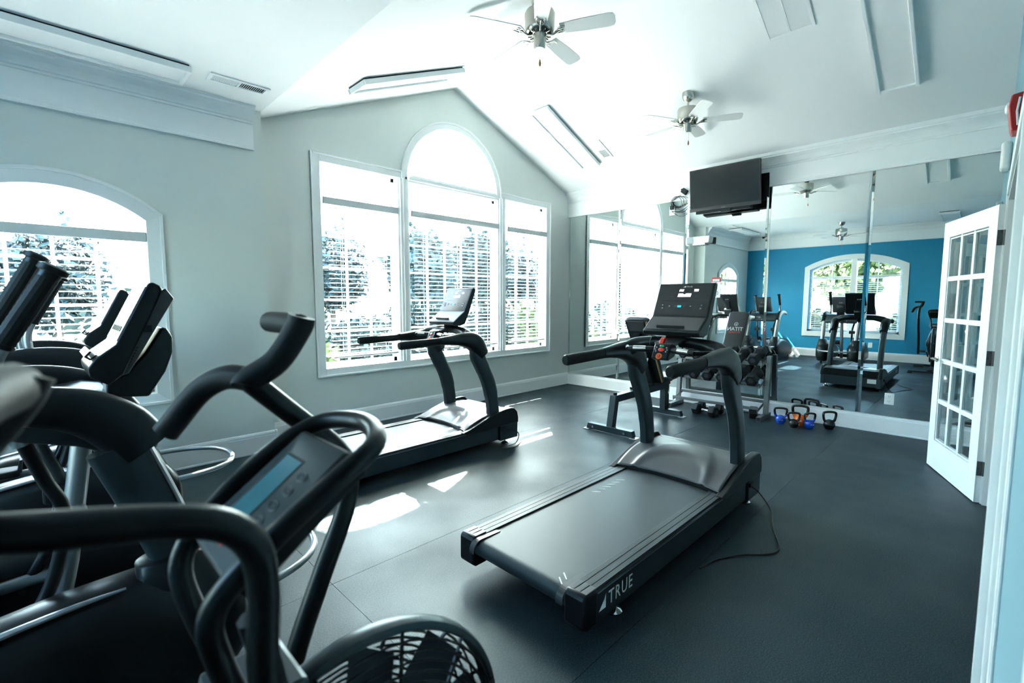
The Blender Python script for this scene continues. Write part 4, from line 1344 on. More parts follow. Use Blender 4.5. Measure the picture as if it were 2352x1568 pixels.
# backrest: pad, plywood core seen at the edge, support strut
b0, b1 = V(5.085, 0, 0.445), V(4.655, 0, 1.195)
upd = (b1 - b0).normalized()
KM = frame_M(b0.lerp(b1, 0.5), (0, 1, 0), upd)          # x = +y (left seen from the front), z = outwards to +x
LB = (b1 - b0).length
rg = []
for v, w in ((-0.5, 0.105), (-0.487, 0.128), (-0.2, 0.138), (0.2, 0.146), (0.470, 0.148), (0.49, 0.138), (0.5, 0.11)):
    ring = []
    for k in range(24):
        a = 2 * math.pi * (k + 0.5) / 24
        ca, sa = math.cos(a), math.sin(a)
        ca = math.copysign(abs(ca) ** 0.35, ca)
        sa = math.copysign(abs(sa) ** 0.35, sa)
        ring.append(KM @ V(w * ca, v * LB, 0.030 * sa))
    rg.append(ring)
back = MB().loft(rg).build('backrest', M_VINYL, bn, smooth=60)
MB(KM).box(-0.125, 0.125, -LB / 2 + 0.02, LB / 2 - 0.02, -0.042, -0.028).build('backing_board', M_BLKM, back, smooth=0)
MB(KM).box(-0.134, -0.120, -LB / 2 + 0.03, LB / 2 - 0.02, -0.046, -0.026).build('plywood_edge', M_PLY, back, smooth=0)
MB(KM).box(-0.10, 0.10, LB / 2 - 0.14, LB / 2 - 0.01, -0.050, -0.040).build('backing_fold', M_VINYL, back, smooth=0, bevel=0.004)
MB(KM).box(-0.035, 0.035, -LB / 2 - 0.03, LB / 2 - 0.16, -0.085, -0.042).build('backrest_beam', M_BLK, back, smooth=0, bevel=0.004)
text('lettering', 'TITAN', 0.088, KM @ T(0, 0.105, 0.0305), M_WHITE, back, extrude=0.0008, align='CENTER', shear=0.15, sx=0.92, bold=0.001)
text('lettering', 'FITNESS', 0.046, KM @ T(0, 0.062, 0.0305), M_RED, back, extrude=0.0008, align='CENTER', shear=0.15, sx=1.05, bold=0.0006)
ring = [V(0.0 + 0.026 * math.cos(a), 0.215 + 0.030 * math.sin(a), 0.031) for a in [math.radians(-50 + 280 * i / 20) for i in range(21)]]
em = MB(KM).tube(ring, 0.004, 6)
em.box(-0.005, 0.005, 0.185, 0.225, 0.030, 0.032)
em.build('emblem', M_WHITE, back, smooth=40)
MB().tube([(4.835, -0.045, 0.74), (4.70, -0.045, 0.41)], 0.014, 8).build('ladder_strut', M_CHROME, bn)
MB().tube([(4.835, 0.045, 0.74), (4.70, 0.045, 0.41)], 0.014, 8).build('ladder_strut', M_CHROME, bn)
MB().box(4.62, 5.02, -0.045, 0.045, 0.405, 0.430).build('ladder_plate', M_BLK, bn, smooth=0)

# ================================================================== DUMBBELL RACK
rk = thing('dumbbell_rack', 'grey steel three-tier dumbbell rack standing against the mirror', 'rack', (6.0, 2.325, 0))
RW = 0.545
for s in (-1, 1):
    MB().box(-0.205, 0.165, s * RW - 0.025, s * RW + 0.025, 0.0, 0.05).build('foot_tube', M_RACK, rk, smooth=0, bevel=0.003)
    MB().box(-0.2055, -0.2035, s * RW - 0.019, s * RW + 0.019, 0.006, 0.044).build('tube_opening', M_BLKM, rk, smooth=0)
    MB().prism([(0.02, 0.05), (0.075, 0.05), (0.135, 0.735), (0.080, 0.735)], s * RW - 0.025, s * RW + 0.025).build('upright', M_RACK, rk, smooth=0, bevel=0.003)
TIERS = [(0.668, 0.030), (0.430, -0.005), (0.150, -0.030)]
for (z, x) in TIERS:
    for dx, dz in ((-0.105, -0.030), (0.105, 0.028)):
        r_ = MB().box(x + dx - 0.022, x + dx + 0.022, -RW + 0.02, RW - 0.02, z + dz - 0.006, z + dz + 0.000)
        r_.box(x + dx - 0.022, x + dx - 0.017, -RW + 0.02, RW - 0.02, z + dz - 0.006, z + dz + 0.028)
        r_.build('shelf_rail', M_RACK, rk, smooth=0)
    for s in (-1, 1):
        MB().prism([(x - 0.135, z - 0.060), (x - 0.135, z - 0.030), (x + 0.135, z + 0.042), (x + 0.135, z + 0.010)], s * (RW - 0.030) - 0.004, s * (RW - 0.030) + 0.004).build('shelf_bracket', M_RACK, rk, smooth=0)


# dumbbells: rubber hex heads on a knurled chrome handle
def make_db(size, length):
    """axis along local y, resting with a flat on z = 0"""
    r = size / math.cos(math.pi / 6)
    hl = length / 2
    hw = length * 0.28
    d = thing('dumbbell', '', 'dumbbell', (0, 0, 0))
    for s in (-1, 1):
        rings = []
        for y, k in ((hl - hw, 0.80), (hl - hw + 0.010, 1.0), (hl - 0.012, 1.0), (hl, 0.80)):
            rings.append([V(r * k * math.cos(math.pi / 3 * i), s * y, size + r * k * math.sin(math.pi / 3 * i)) for i in range(6)])
        MB().loft(rings).build('head', M_BLKM, d, smooth=0, bevel=0.003)
        MB().lathe([(0, 0), (size * 0.45, 0), (size * 0.45, s * 0.0012), (0, s * 0.0012)], 16, (0, s * hl, size), 'y').build('end_plate', M_GREYP, d)
    n = 10
    yy = [-(hl - hw) + 2 * (hl - hw) * i / n for i in range(n + 1)]
    rr = [0.0125 + 0.0028 * math.sin(math.pi * i / n) + (0.0007 if i % 2 else 0) for i in range(n + 1)]
    MB().tube([(0, y, size) for y in yy], rr, 12).build('handle', M_CHROME, d, smooth=30)
    return d


protos = {}
ORD = ['first', 'second', 'third', 'fourth', 'fifth', 'sixth', 'seventh']


def place_db(size, length, M_, label, group):
    key = (size, length)
    if key not in protos:
        d = make_db(size, length)
        protos[key] = d
    else:
        d = copy_tree(protos[key])
    d.matrix_world = M_
    tag(d, label, None, group)
    return d


tname = ['top tier', 'middle tier']
for ti, (z, x) in enumerate(TIERS[:2]):
    sizes = [(0.048, 0.27), (0.050, 0.28), (0.053, 0.29), (0.056, 0.30), (0.060, 0.31), (0.064, 0.32)] if ti == 0 else \
            [(0.056, 0.30), (0.060, 0.31), (0.064, 0.32), (0.064, 0.32), (0.068, 0.33), (0.068, 0.33)]
    n = len(sizes)
    for k, (sz, ln) in enumerate(sizes):
        y = 2.325 + 0.432 - 0.865 * k / (n - 1)
        tilt = math.degrees(math.atan2(0.058, 0.21))
        Mx = T(6.0 + x, y, z + 0.004) @ rot('Y', -tilt) @ rot('Z', 90) 
        if k == 0:
            lb = 'black hex dumbbell at the window end of the rack\'s ' + tname[ti]
        elif k == n - 1:
            lb = 'black hex dumbbell at the kettlebell end of the rack\'s ' + tname[ti]
        else:
            lb = 'black hex dumbbell, ' + ORD[k] + ' from the window end on the ' + tname[ti]
        place_db(sz, ln, Mx, lb, 'hex dumbbells on the rack')
place_db(0.062, 0.31, T(5.665, 2.345, 0) @ rot('Z', -11), 'black hex dumbbell on the floor in front of the rack, by the bench', 'hex dumbbells on the floor')
place_db(0.066, 0.33, T(5.905, 1.995, 0) @ rot('Z', 14), 'black hex dumbbell on the floor beside the blue kettlebells', 'hex dumbbells on the floor')
place_db(0.058, 0.30, T(5.86, 2.36, 0) @ rot('Z', 5), 'black hex dumbbell half hidden under the rack', 'hex dumbbells on the floor')


# ================================================================== KETTLEBELLS
def kettlebell(loc, h, m_body, label, rz, hw=None, dip=0.35):
    """h = overall height; the body is dipped in vinyl, the handle bare black"""
    t = thing('kettlebell', label, 'kettlebell', loc, rz, 'kettlebells by the mirror')
    rb = h * 0.275
    zc = rb * 0.93
    prof_ = [(0.0, 0.0), (rb * 0.62, 0.0), (rb * 0.72, rb * 0.05)]
    for i in range(1, 16):
        a = -0.95 + i * (0.95 + 1.50) / 15
        prof_.append((rb * math.cos(a), zc + rb * math.sin(a)))
    prof_.append((0.0, zc + rb))
    MB().lathe(prof_, 28).build('body', m_body, t, smooth=60)
    w = hw if hw else h * 0.32
    zt = h - 0.013
    r = h * 0.062
    pts = [(0, -rb * 0.66, zc + rb * 0.52), (0, -w * 0.86, zc + rb * 0.98), (0, -w, zt - h * 0.17), (0, -w * 0.93, zt - h * 0.06), (0, -w * 0.66, zt - 0.004), (0, 0, zt),
           (0, w * 0.66, zt - 0.004), (0, w * 0.93, zt - h * 0.06), (0, w, zt - h * 0.17), (0, w * 0.86, zc + rb * 0.98), (0, rb * 0.66, zc + rb * 0.52)]
    path = spline(pts, 5)
    zcut = zc + rb * 1.12
    i0 = next(i for i, p in enumerate(path) if p.z > zcut)
    i1 = len(path) - i0
    MB().tube(path[i0 - 1:i1 + 1], r, 12).build('handle', M_KBLK, t, smooth=60)
    MB().tube(path[:i0 + 1], [r * (1.25 - 0.25 * i / i0) for i in range(i0 + 1)], 12).build('horn', m_body, t, smooth=60)
    MB().tube(path[i1 - 1:], [r * (1.0 + 0.25 * i / i0) for i in range(len(path) - i1 + 1)], 12).build('horn', m_body, t, smooth=60)
    fm = frame_M((0, 0, 0), (0, -1, 0), (0, 0, 1))
    text('weight_mark', '20 LB' if m_body is not M_KBLK else '15 LB', 0.017, fm @ T(0, zc - 0.004, rb * 0.985), M_WHITE if m_body is not M_KBLK else M_GREYM, t, extrude=0.0006, align='CENTER')
    return t


r0 = math.radians(38)
kettlebell((5.875, 1.572, 0), 0.193, M_BLUEV, 'blue kettlebell with black handle next to the dumbbell rack', math.radians(20))
kettlebell((5.800, 1.420, 0), 0.178, M_KBLK, 'small all-black kettlebell in front of the orange one', math.radians(32))
kettlebell((5.962, 1.400, 0), 0.232, M_ORANGE, 'large orange kettlebell with black handle', math.radians(10))
kettlebell((5.890, 1.288, 0), 0.178, M_BLUEV, 'blue kettlebell with black handle right of the orange one', math.radians(45))
kettlebell((5.998, 1.128, 0), 0.203, M_KBLK, 'all-black kettlebell standing apart from the others', math.radians(40))
# ================================================================== TELEVISION AND WALL FITTINGS
tv = thing('television', 'black flat television tilted down on an arm above the mirrors', 'television', (5.985, 2.345, 2.765))
tv.rotation_euler = (0, math.radians(-7.0), math.radians(1.0))
TW, TH = 0.415, 0.252
MB().box(-0.022, 0.022, -TW, TW, -TH, TH).build('cabinet', M_TVB, tv, smooth=0, bevel=0.006)
MB().box(-0.0232, -0.0215, -TW + 0.010, TW - 0.010, -TH + 0.040, TH - 0.010).build('screen', M_TV, tv, smooth=0)
MB().box(-0.026, -0.020, -TW, TW, -TH - 0.004, -TH + 0.032).build('bottom_bezel', M_TVB, tv, smooth=0, bevel=0.003)
text('logo', 'SAMSUNG', 0.011, frame_M((-0.0262, 0.0, -TH + 0.010), (0, -1, 0), (0, 0, 1)), M_SILV, tv, extrude=0.0002, align='CENTER')
mt = MB().box(0.02, 0.06, -0.20, 0.20, -0.12, 0.12).box(0.055, 0.20, -0.03, 0.03, -0.05, 0.05).build('mount_arm', M_BLK, tv, smooth=0, bevel=0.003)
MB().box(0.02, 0.10, -0.30, 0.36, -TH - 0.035, -TH + 0.02).build('sound_bar', M_BLK, tv, smooth=0, bevel=0.004)
sg = MB().box(-0.012, 0.020, -0.075, 0.035, -TH - 0.040, -TH - 0.006)
for k in range(9):
    sg.box(-0.014, 0.022, -0.072 + 0.012 * k, -0.066 + 0.012 * k, -TH - 0.048, -TH - 0.036)
sg.build('sensor_bar', M_BLK, tv, smooth=0)
MB().box(0.185, 0.200, -0.45, -0.16, -0.36, 0.10).build('wall_plate', M_BLK, tv, smooth=0, bevel=0.003)


def outlet(loc, rotz, label, dark=False, cat='outlet'):
    t = thing('wall_outlet', label, cat, loc, rotz, 'wall outlets')
    MB().box(-0.005, 0.0, -0.040, 0.040, -0.060, 0.060).build('plate', M_WPL, t, smooth=0, bevel=0.002)
    for z in (-0.026, 0.026):
        r_ = MB().lathe([(0, -0.0052), (0.017, -0.0052), (0.017, -0.0066), (0, -0.0066)], 16, (0, 0, z), 'x').build('socket', M_WPL, t)
        MB().box(-0.0070, -0.0064, -0.009, -0.006, z - 0.002, z + 0.008).box(-0.0070, -0.0064, 0.006, 0.009, z - 0.002, z + 0.008).box(-0.0070, -0.0064, -0.002, 0.002, z - 0.011, z - 0.007).build('slots', M_BLKM, r_, smooth=0)
    return t


outlet((XM - 0.020, 0.655, 0.372), 0, 'white duplex outlet set in the mirror nearest the french door')
outlet((XM - 0.020, 3.110, 2.605), 0, 'white duplex outlet high on the mirror by the television cables')
outlet((XB, 1.86, 0.345), math.pi, 'white duplex outlet on the blue wall under the window')
outlet((XB, 4.05, 0.345), math.pi, 'white duplex outlet on the blue wall near the corner')

ad = thing('power_adapter', 'black power adapter hanging from coiled cable beside the television', 'adapter', (6.17, 2.93, 2.83))
Ma = rot('X', 38)
MB(Ma).box(-0.018, 0.018, -0.042, 0.042, -0.032, 0.032).build('case', M_BLKM, ad, smooth=0, bevel=0.006)
MB(Ma).box(-0.010, 0.010, 0.040, 0.058, -0.012, 0.012).build('strain_relief', M_BLKM, ad, smooth=0, bevel=0.003)
cb = thing('cable_bundle', 'coiled black cables hanging from the high outlet beside the television', 'cable', (6.175, 3.05, 2.70))
for k in range(4):
    ph = k * 0.6
    pts = [(0.004 * k + 0.012 * math.sin(a * 2 + ph), -0.005 + (0.075 + 0.008 * k) * math.cos(a) + 0.010 * math.sin(a + ph) - 0.02 * k, 0.01 + (0.075 - 0.004 * k) * math.sin(a)) for a in [2 * math.pi * i / 24 for i in range(24)]]
    MB().tube(pts, 0.0030, 6, closed=True).build('coil', M_CABLE, cb)
MB().tube(spline([(0.0, -0.07, 0.09), (0.0, -0.02, 0.075), (0.0, 0.05, 0.02), (0.01, 0.06, -0.09)], 6), 0.003, 6).build('lead', M_CABLE, cb)
MB().tube(spline([(0.01, 0.06, -0.105), (-0.01, -0.08, -0.12), (-0.01, -0.20, -0.05), (-0.01, -0.28, 0.02)], 6), 0.0045, 6).build('lead', M_CABLE, cb)
MB().tube(spline([(0.01, 0.06, -0.105), (0.0, -0.05, -0.18), (0.0, -0.18, -0.14), (0.0, -0.30, -0.06)], 6), 0.0030, 6).build('lead', M_CABLE, cb)
MB().box(-0.02, 0.012, 0.030, 0.075, -0.085, -0.035).build('plug', M_BLKM, cb, smooth=0, bevel=0.004)

el = thing('emergency_light', 'white twin-head emergency light fixed over the mirror below the television', 'emergency light', (6.19, 2.70, 2.163))
MB().box(-0.055, 0.012, -0.085, 0.085, -0.055, 0.055).build('housing', M_WPL, el, smooth=0, bevel=0.006)
for s in (-1, 1):
    Mx = T(-0.045, s * 0.128, 0.004) @ rot('Z', s * 28) @ rot('Y', 10)
    hd = MB(Mx).box(-0.040, 0.030, -0.045, 0.045, -0.044, 0.044).build('lamp_head', M_WPL, el, smooth=0, bevel=0.010, seg=3)
    MB(Mx).box(-0.0425, -0.0395, -0.037, 0.037, -0.036, 0.036).build('lens', M_LENS, hd, smooth=0, bevel=0.002)
    MB().lathe([(0, -0.004), (0.006, -0.004), (0.006, 0.006), (0, 0.006)], 10, (-0.02, s * 0.025, -0.056)).build('indicator', M_BLKM, el)

sn = thing('warning_sign', 'small white notice with a red header stuck on the mirror', 'sign', (XM - 0.021, 2.482, 1.557))
MB().box(-0.002, 0.0, -0.056, 0.056, -0.130, 0.070).build('panel', M_WPL, sn, smooth=0)
hd = MB().box(-0.003, -0.0005, -0.056, 0.056, 0.070, 0.128).build('header', M_REDSIGN, sn, smooth=0)
FMs = frame_M((-0.0032, 0, 0), (0, -1, 0), (0, 0, 1))
MB(FMs).box(-0.044, 0.044, 0.078, 0.106, 0.0, 0.0008).build('header_band', M_WPL, sn, smooth=0)
text('lettering', 'WARNING', 0.019, FMs @ T(0, 0.085, 0.0010), M_REDSIGN, sn, extrude=0.0002, align='CENTER')
FMs2 = frame_M((-0.0021, 0, 0), (0, -1, 0), (0, 0, 1))
ring = [V(0.020 * math.cos(a), 0.038 + 0.023 * math.sin(a), 0.0005) for a in [2 * math.pi * i / 20 for i in range(20)]]
MB(FMs2).tube(ring, 0.0025, 5, closed=True).build('pictogram', M_BLK, sn)
MB(FMs2).lathe([(0, 0.0), (0.009, 0.0), (0.009, 0.0008), (0, 0.0008)], 14, (0, 0.046, 0)).box(-0.010, 0.010, 0.024, 0.036, 0.0, 0.0008).build('pictogram', M_BLK, sn, smooth=0)
ring = [V(0.018 * math.cos(a), -0.012 + 0.019 * math.sin(a), 0.0005) for a in [2 * math.pi * i / 20 for i in range(20)]]
MB(FMs2).tube(ring, 0.0022, 5, closed=True).build('pictogram', M_BLK, sn)
for k, w in enumerate((0.030, 0.040, 0.034, 0.018)):
    MB(FMs2).box(-w, w, -0.056 - 0.019 * k, -0.048 - 0.019 * k, 0.0, 0.0006).build('text_line', M_GREYM, sn, smooth=0)

# fire alarm strobe and door chime on the near wall
fa = thing('fire_alarm_strobe', 'red fire alarm strobe with clear lens above the doorway', 'fire alarm', (3.20, YN, 2.235))
MB().prism([(0.0, -0.082), (0.030, -0.082), (0.036, -0.06), (0.046, 0.030), (0.038, 0.078), (0.0, 0.084)], -0.062, 0.062, 'x').build('housing', M_STROBE, fa, smooth=30, bevel=0.006)
MB().lathe([(0.0, 0.058), (0.018, 0.056), (0.028, 0.048), (0.030, 0.030), (0, 0.030)], 18, (0, 0, 0.035), 'y').build('lens', M_LENS, fa, smooth=50)
MB().tube([(-0.064, 0.012, -0.06), (-0.066, 0.018, 0.0), (-0.064, 0.012, 0.06)], 0.004, 6).build('edge_strip', M_WPL, fa)
ch = thing('door_chime', 'white wall chime box beside the french door head', 'chime', (4.80, YN, 2.384))
MB().box(-0.05, 0.05, 0.0, 0.056, -0.098, 0.098).build('cover', M_WPL, ch, smooth=0, bevel=0.022, seg=4)
MB().box(-0.03, 0.03, 0.012, 0.045, -0.104, -0.096).build('grille', M_VAL, ch, smooth=0)

# ================================================================== FRENCH DOOR (structure)
ang = math.atan2(0.255 + 0.045, 5.307 - 4.494)
dr = sempty('door_1', (4.494, -0.018, 0.006))
dr.rotation_euler = (0, 0, ang)
DW, DH, DT = 0.865, 2.015, 0.035


def dpart(n_, m_, *a, par=dr, **k):
    return MB().box(*a).build(n_, m_, par, smooth=0, **k)


dpart('stile', M_TRIM, 0, 0.115, -DT, 0, 0, DH, bevel=0.002)
dpart('stile', M_TRIM, DW - 0.115, DW, -DT, 0, 0, DH, bevel=0.002)
dpart('rail', M_TRIM, 0.115, DW - 0.115, -DT, 0, 0, 0.235, bevel=0.001)
dpart('rail', M_TRIM, 0.115, DW - 0.115, -DT, 0, DH - 0.125, DH, bevel=0.001)
gx0, gx1, gz0, gz1 = 0.115, DW - 0.115, 0.235, DH - 0.125
cw_, chh = (gx1 - gx0) / 3, (gz1 - gz0) / 5
for i in (1, 2):
    dpart('glazing_bar', M_TRIM, gx0 + cw_ * i - 0.011, gx0 + cw_ * i + 0.011, -DT + 0.003, -0.003, gz0, gz1, bevel=0.004)
for i in (1, 2, 3, 4):
    dpart('glazing_bar', M_TRIM, gx0, gx1, -DT + 0.004, -0.004, gz0 + chh * i - 0.011, gz0 + chh * i + 0.011, bevel=0.004)
for i in range(3):
    for j in range(5):
        dpart('pane', M_DGLASS, gx0 + cw_ * i + 0.008, gx0 + cw_ * (i + 1) - 0.008, -DT / 2 - 0.002, -DT / 2 + 0.002, gz0 + chh * j + 0.008, gz0 + chh * (j + 1) - 0.008)
        bd = MB()
        a, b, c, d = gx0 + cw_ * i + 0.008, gx0 + cw_ * (i + 1) - 0.008, gz0 + chh * j + 0.008, gz0 + chh * (j + 1) - 0.008
        for y0, y1 in ((-DT + 0.005, -DT / 2 - 0.002), (-DT / 2 + 0.002, -0.005)):
            for (p, q, r, s) in ((a, a + 0.010, c, d), (b - 0.010, b, c, d), (a, b, c, c + 0.010), (a, b, d - 0.010, d)):
                bd.box(p, q, y0, y1, r, s)
        bd.build('glazing_bead', M_TRIM, dr, smooth=0)
for z in (0.24, 1.00, 1.80):
    hg = MB().box(-0.0012, 0.0, -DT + 0.004, -0.003, z - 0.05, z + 0.05).build('hinge', M_HINGE, dr, smooth=0)
    MB().tube([(-0.004, -DT - 0.002, z - 0.05), (-0.004, -DT - 0.002, z + 0.05)], 0.006, 8).build('hinge_pin', M_HINGE, hg)
    for k, dz in enumerate((-0.035, 0.0, 0.035)):
        MB().lathe([(0, -0.0020), (0.0035, -0.0020), (0.0035, -0.0010), (0, -0.0010)], 8, (0, -DT / 2 + (0.007 if k % 2 else -0.006), z + dz), 'x').build('screw', M_BLKM, hg)
for s, y in ((1, 0.0), (-1, -DT)):
    ro_ = MB().lathe([(0, y), (0.026, y), (0.026, y + s * 0.006), (0.012, y + s * 0.010), (0.009, y + s * 0.040), (0, y + s * 0.045)], 18, (DW - 0.062, 0, 0.905), 'y').build('lever_rose', M_NICKEL, dr)
    MB().tube(spline([(DW - 0.062, y + s * 0.040, 0.905), (DW - 0.095, y + s * 0.044, 0.906), (DW - 0.165, y + s * 0.043, 0.902)], 4), [0.009] * 9, 10, flat=0.8).build('lever', M_NICKEL, ro_)

# ================================================================== CEILING FITTINGS
def slope_M(x, y):
    """frame on the ceiling: local x down the room (+x world along the slope), y world y, z pointing down into the room"""
    if x < XJ:
        xd = V(1, 0, 0)
    elif x < XR:
        xd = V(1, 0, SL)
    else:
        xd = V(1, 0, -SL)
    return frame_M((x, y, roof_z(x)), xd, (0, -1, 0))


def ceiling_light(x, y, label, along='x'):
    t = thing('ceiling_light', label, 'ceiling light', (0, 0, 0), 0, 'white panel lights on the ceiling')
    Mx = slope_M(x, y)
    t.matrix_world = Mx
    L_, W_ = 0.605, 0.150
    for (a, b, c, d) in ((-L_, L_, -W_, -W_ + 0.028), (-L_, L_, W_ - 0.028, W_), (-L_, -L_ + 0.028, -W_ + 0.028, W_ - 0.028), (L_ - 0.028, L_, -W_ + 0.028, W_ - 0.028)):
        MB().box(a, b, c, d, 0.012, 0.055).build('frame_bar', M_TRIM, t, smooth=0, bevel=0.004)
    MB().box(-L_ + 0.026, L_ - 0.026, -W_ + 0.026, W_ - 0.026, 0.030, 0.036).build('diffuser', M_LITE, t, smooth=0)
    MB().box(-L_ + 0.012, L_ - 0.012, -W_ + 0.012, W_ - 0.012, 0.0, 0.014).build('pan', M_GREYM, t, smooth=0)
    return t


ceiling_light(2.66, 4.06, 'white panel light on the ceiling slope left of the ridge, above the window')
ceiling_light(5.085, 4.055, 'white panel light on the ceiling slope between the arched window top and the television')
ceiling_light(5.03, 0.680, 'white panel light on the ceiling slope near the big return grille')
ceiling_light(2.66, 0.670, 'white panel light on the left ceiling slope near the doorway, seen only in the mirror')
ceiling_light(0.27, 4.225, 'white panel light on the flat ceiling over the ellipticals')
ceiling_light(-0.35, 0.60, 'white panel light on the flat ceiling above the air bike, seen in the mirror')


def vent(x, y, lx, ly, label, bars, split=False, along='x', grid=False):
    t = thing('air_vent', label, 'air vent')
    t.matrix_world = slope_M(x, y)
    fw_ = 0.026
    for (a, b, c, d) in ((-lx, lx, -ly, -ly + fw_), (-lx, lx, ly - fw_, ly), (-lx, -lx + fw_, -ly + fw_, ly - fw_), (lx - fw_, lx, -ly + fw_, ly - fw_)):
        MB().box(a, b, c, d, 0.0, 0.010).build('frame_bar', M_TRIM, t, smooth=0, bevel=0.002)
    MB().box(-lx + fw_, lx - fw_, -ly + fw_, ly - fw_, 0.0005, 0.0015).build('duct_backing', M_DARK, t, smooth=0)
    ix, iy = lx - fw_, ly - fw_
    if along == 'x':          # slats run across (along local y), stacked along x
        p = 2 * ix / bars
        me = [MB(rot('Y', sg * 42)).box(-0.0012, 0.0012, -iy, iy, -p * 0.40, p * 0.40).mesh('louvre', M_TRIM, 0) for sg in (1, -1)]
        for k in range(bars):
            xx = -ix + p * (k + 0.5)
            link('louvre', me[0] if (not split or xx < 0) else me[1], t, loc=(xx, 0, 0.006))
        if split:
            MB().box(-0.008, 0.008, -iy, iy, 0.002, 0.010).build('centre_bar', M_TRIM, t, smooth=0)
    else:
        p = 2 * iy / bars
        me = MB(rot('X', 42)).box(-ix, ix, -0.0012, 0.0012, -p * 0.40, p * 0.40).mesh('louvre', M_TRIM, 0)
        for k in range(bars):
            link('louvre', me, t, loc=(0, -iy + p * (k + 0.5), 0.006))
        MB().box(-0.006, 0.006, -iy, iy, 0.002, 0.010).build('centre_bar', M_TRIM, t, smooth=0)
    return t


vent(1.200, 4.165, 0.205, 0.075, 'white supply vent on the flat ceiling next to the panel light', 26, True)
vent(5.415, 3.740, 0.185, 0.078, 'white supply vent beside the panel light on the right ceiling slope', 24, True)
bv = vent(4.430, 1.330, 0.305, 0.185, 'large white return air grille with fine louvres on the ceiling', 44, False, 'x')
MB().box(-0.28, 0.28, -0.006, 0.006, 0.002, 0.011).build('centre_bar', M_TRIM, bv, smooth=0)


def ceiling_fan(x, y, zb, label, a0):
    t = thing('ceiling_fan', label, 'ceiling fan', (x, y, zb), math.radians(a0), 'brushed nickel ceiling fans')
    zc = roof_z(x) - zb
    MB().lathe([(0.0, -0.062), (0.040, -0.062), (0.075, -0.060), (0.098, -0.045), (0.105, -0.020), (0.108, 0.075), (0.100, 0.092), (0.060, 0.100), (0.030, 0.115), (0.0, 0.115)], 32).build('motor_housing', M_NICKEL, t, smooth=45)
    for k in range(30):
        a = 2 * math.pi * k / 30
        Mx = rot('Z', math.degrees(a)) @ T(0.072, 0, -0.0605)
        MB(Mx).box(-0.014, 0.014, -0.003, 0.003, -0.004, 0.003).build('vent_fin', M_BLKM if k % 2 else M_NICKEL, t, smooth=0)
    MB().lathe([(0.0, -0.155), (0.036, -0.155), (0.042, -0.145), (0.043, -0.085), (0.050, -0.062), (0.0, -0.062)], 24).build('switch_housing', M_NICKEL, t, smooth=45)
    MB().lathe([(0.0, -0.159), (0.034, -0.159), (0.036, -0.154), (0.0, -0.154)], 24).build('bottom_cap', M_WPL, t)
    MB().lathe([(0.0, 0.11), (0.011, 0.11), (0.011, zc - 0.03), (0.0, zc - 0.03)], 12).build('down_rod', M_NICKEL, t)
    MB().lathe([(0.0, zc - 0.075), (0.022, zc - 0.075), (0.052, zc - 0.050), (0.062, zc - 0.020), (0.064, zc + 0.02), (0.0, zc + 0.02)], 24).build('canopy', M_NICKEL, t, smooth=45)
    for k in range(5):
        Mr = rot('Z', 72 * k)
        br = MB(Mr)
        br.tube(spline([(0.055, 0, -0.064), (0.095, 0, -0.072), (0.130, 0, -0.055), (0.160, 0, -0.046)], 4), 0.0075, 8)
        for s in (-1, 1):
            br.tube(spline([(0.110, 0, -0.062), (0.130, s * 0.022, -0.056), (0.155, s * 0.034, -0.048), (0.188, s * 0.030, -0.045)], 4), 0.0050, 6)
            br.tube(spline([(0.135, s * 0.026, -0.054), (0.150, s * 0.012, -0.050), (0.170, s * 0.012, -0.047)], 3), 0.0045, 6)
        b_ = br.build('blade_bracket', M_NICKEL, t, smooth=50)
        Mb = Mr @ T(0, 0, -0.040) @ rot('X', -11)
        pts = [(0.150, -0.046), (0.155, 0.046), (0.300, 0.056), (0.490, 0.061), (0.520, 0.052), (0.532, 0.030), (0.532, -0.030), (0.520, -0.052), (0.490, -0.061), (0.300, -0.056)]
        MB(Mb).prism(pts, -0.003, 0.003, 'z').build('blade', M_BLADE, t, smooth=0)
    ch_ = MB().tube([(0.040, 0, -0.12), (0.040, 0, -0.245)], 0.0012, 5).build('pull_chain', M_NICKEL, t)
    MB().lathe([(0, -0.295), (0.006, -0.290), (0.0085, -0.275), (0.004, -0.250), (0, -0.245)], 12, (0.040, 0, 0)).build('fob', M_WOOD, ch_)
    return t


ceiling_fan(2.66, 2.38, 3.345, 'brushed nickel ceiling fan with white blades at the top centre', 225)
ceiling_fan(5.00, 2.365, 3.320, 'brushed nickel ceiling fan with white blades hanging towards the television', 225)
ceiling_fan(0.12, 2.30, 2.82, 'brushed nickel ceiling fan over the flat ceiling, seen only in the mirror', 200)

sc_ = thing('security_camera', 'tiny black dome camera on the ceiling edge above the blue wall', 'camera', (XB + 0.22, 4.20, ZF))
MB().lathe([(0, 0), (0.055, 0), (0.055, -0.02), (0.045, -0.03), (0, -0.03)], 20).build('base', M_WPL, sc_)
MB().lathe([(0, -0.075), (0.022, -0.068), (0.036, -0.050), (0.040, -0.030), (0, -0.030)], 20).build('dome', M_BLK, sc_, smooth=60)

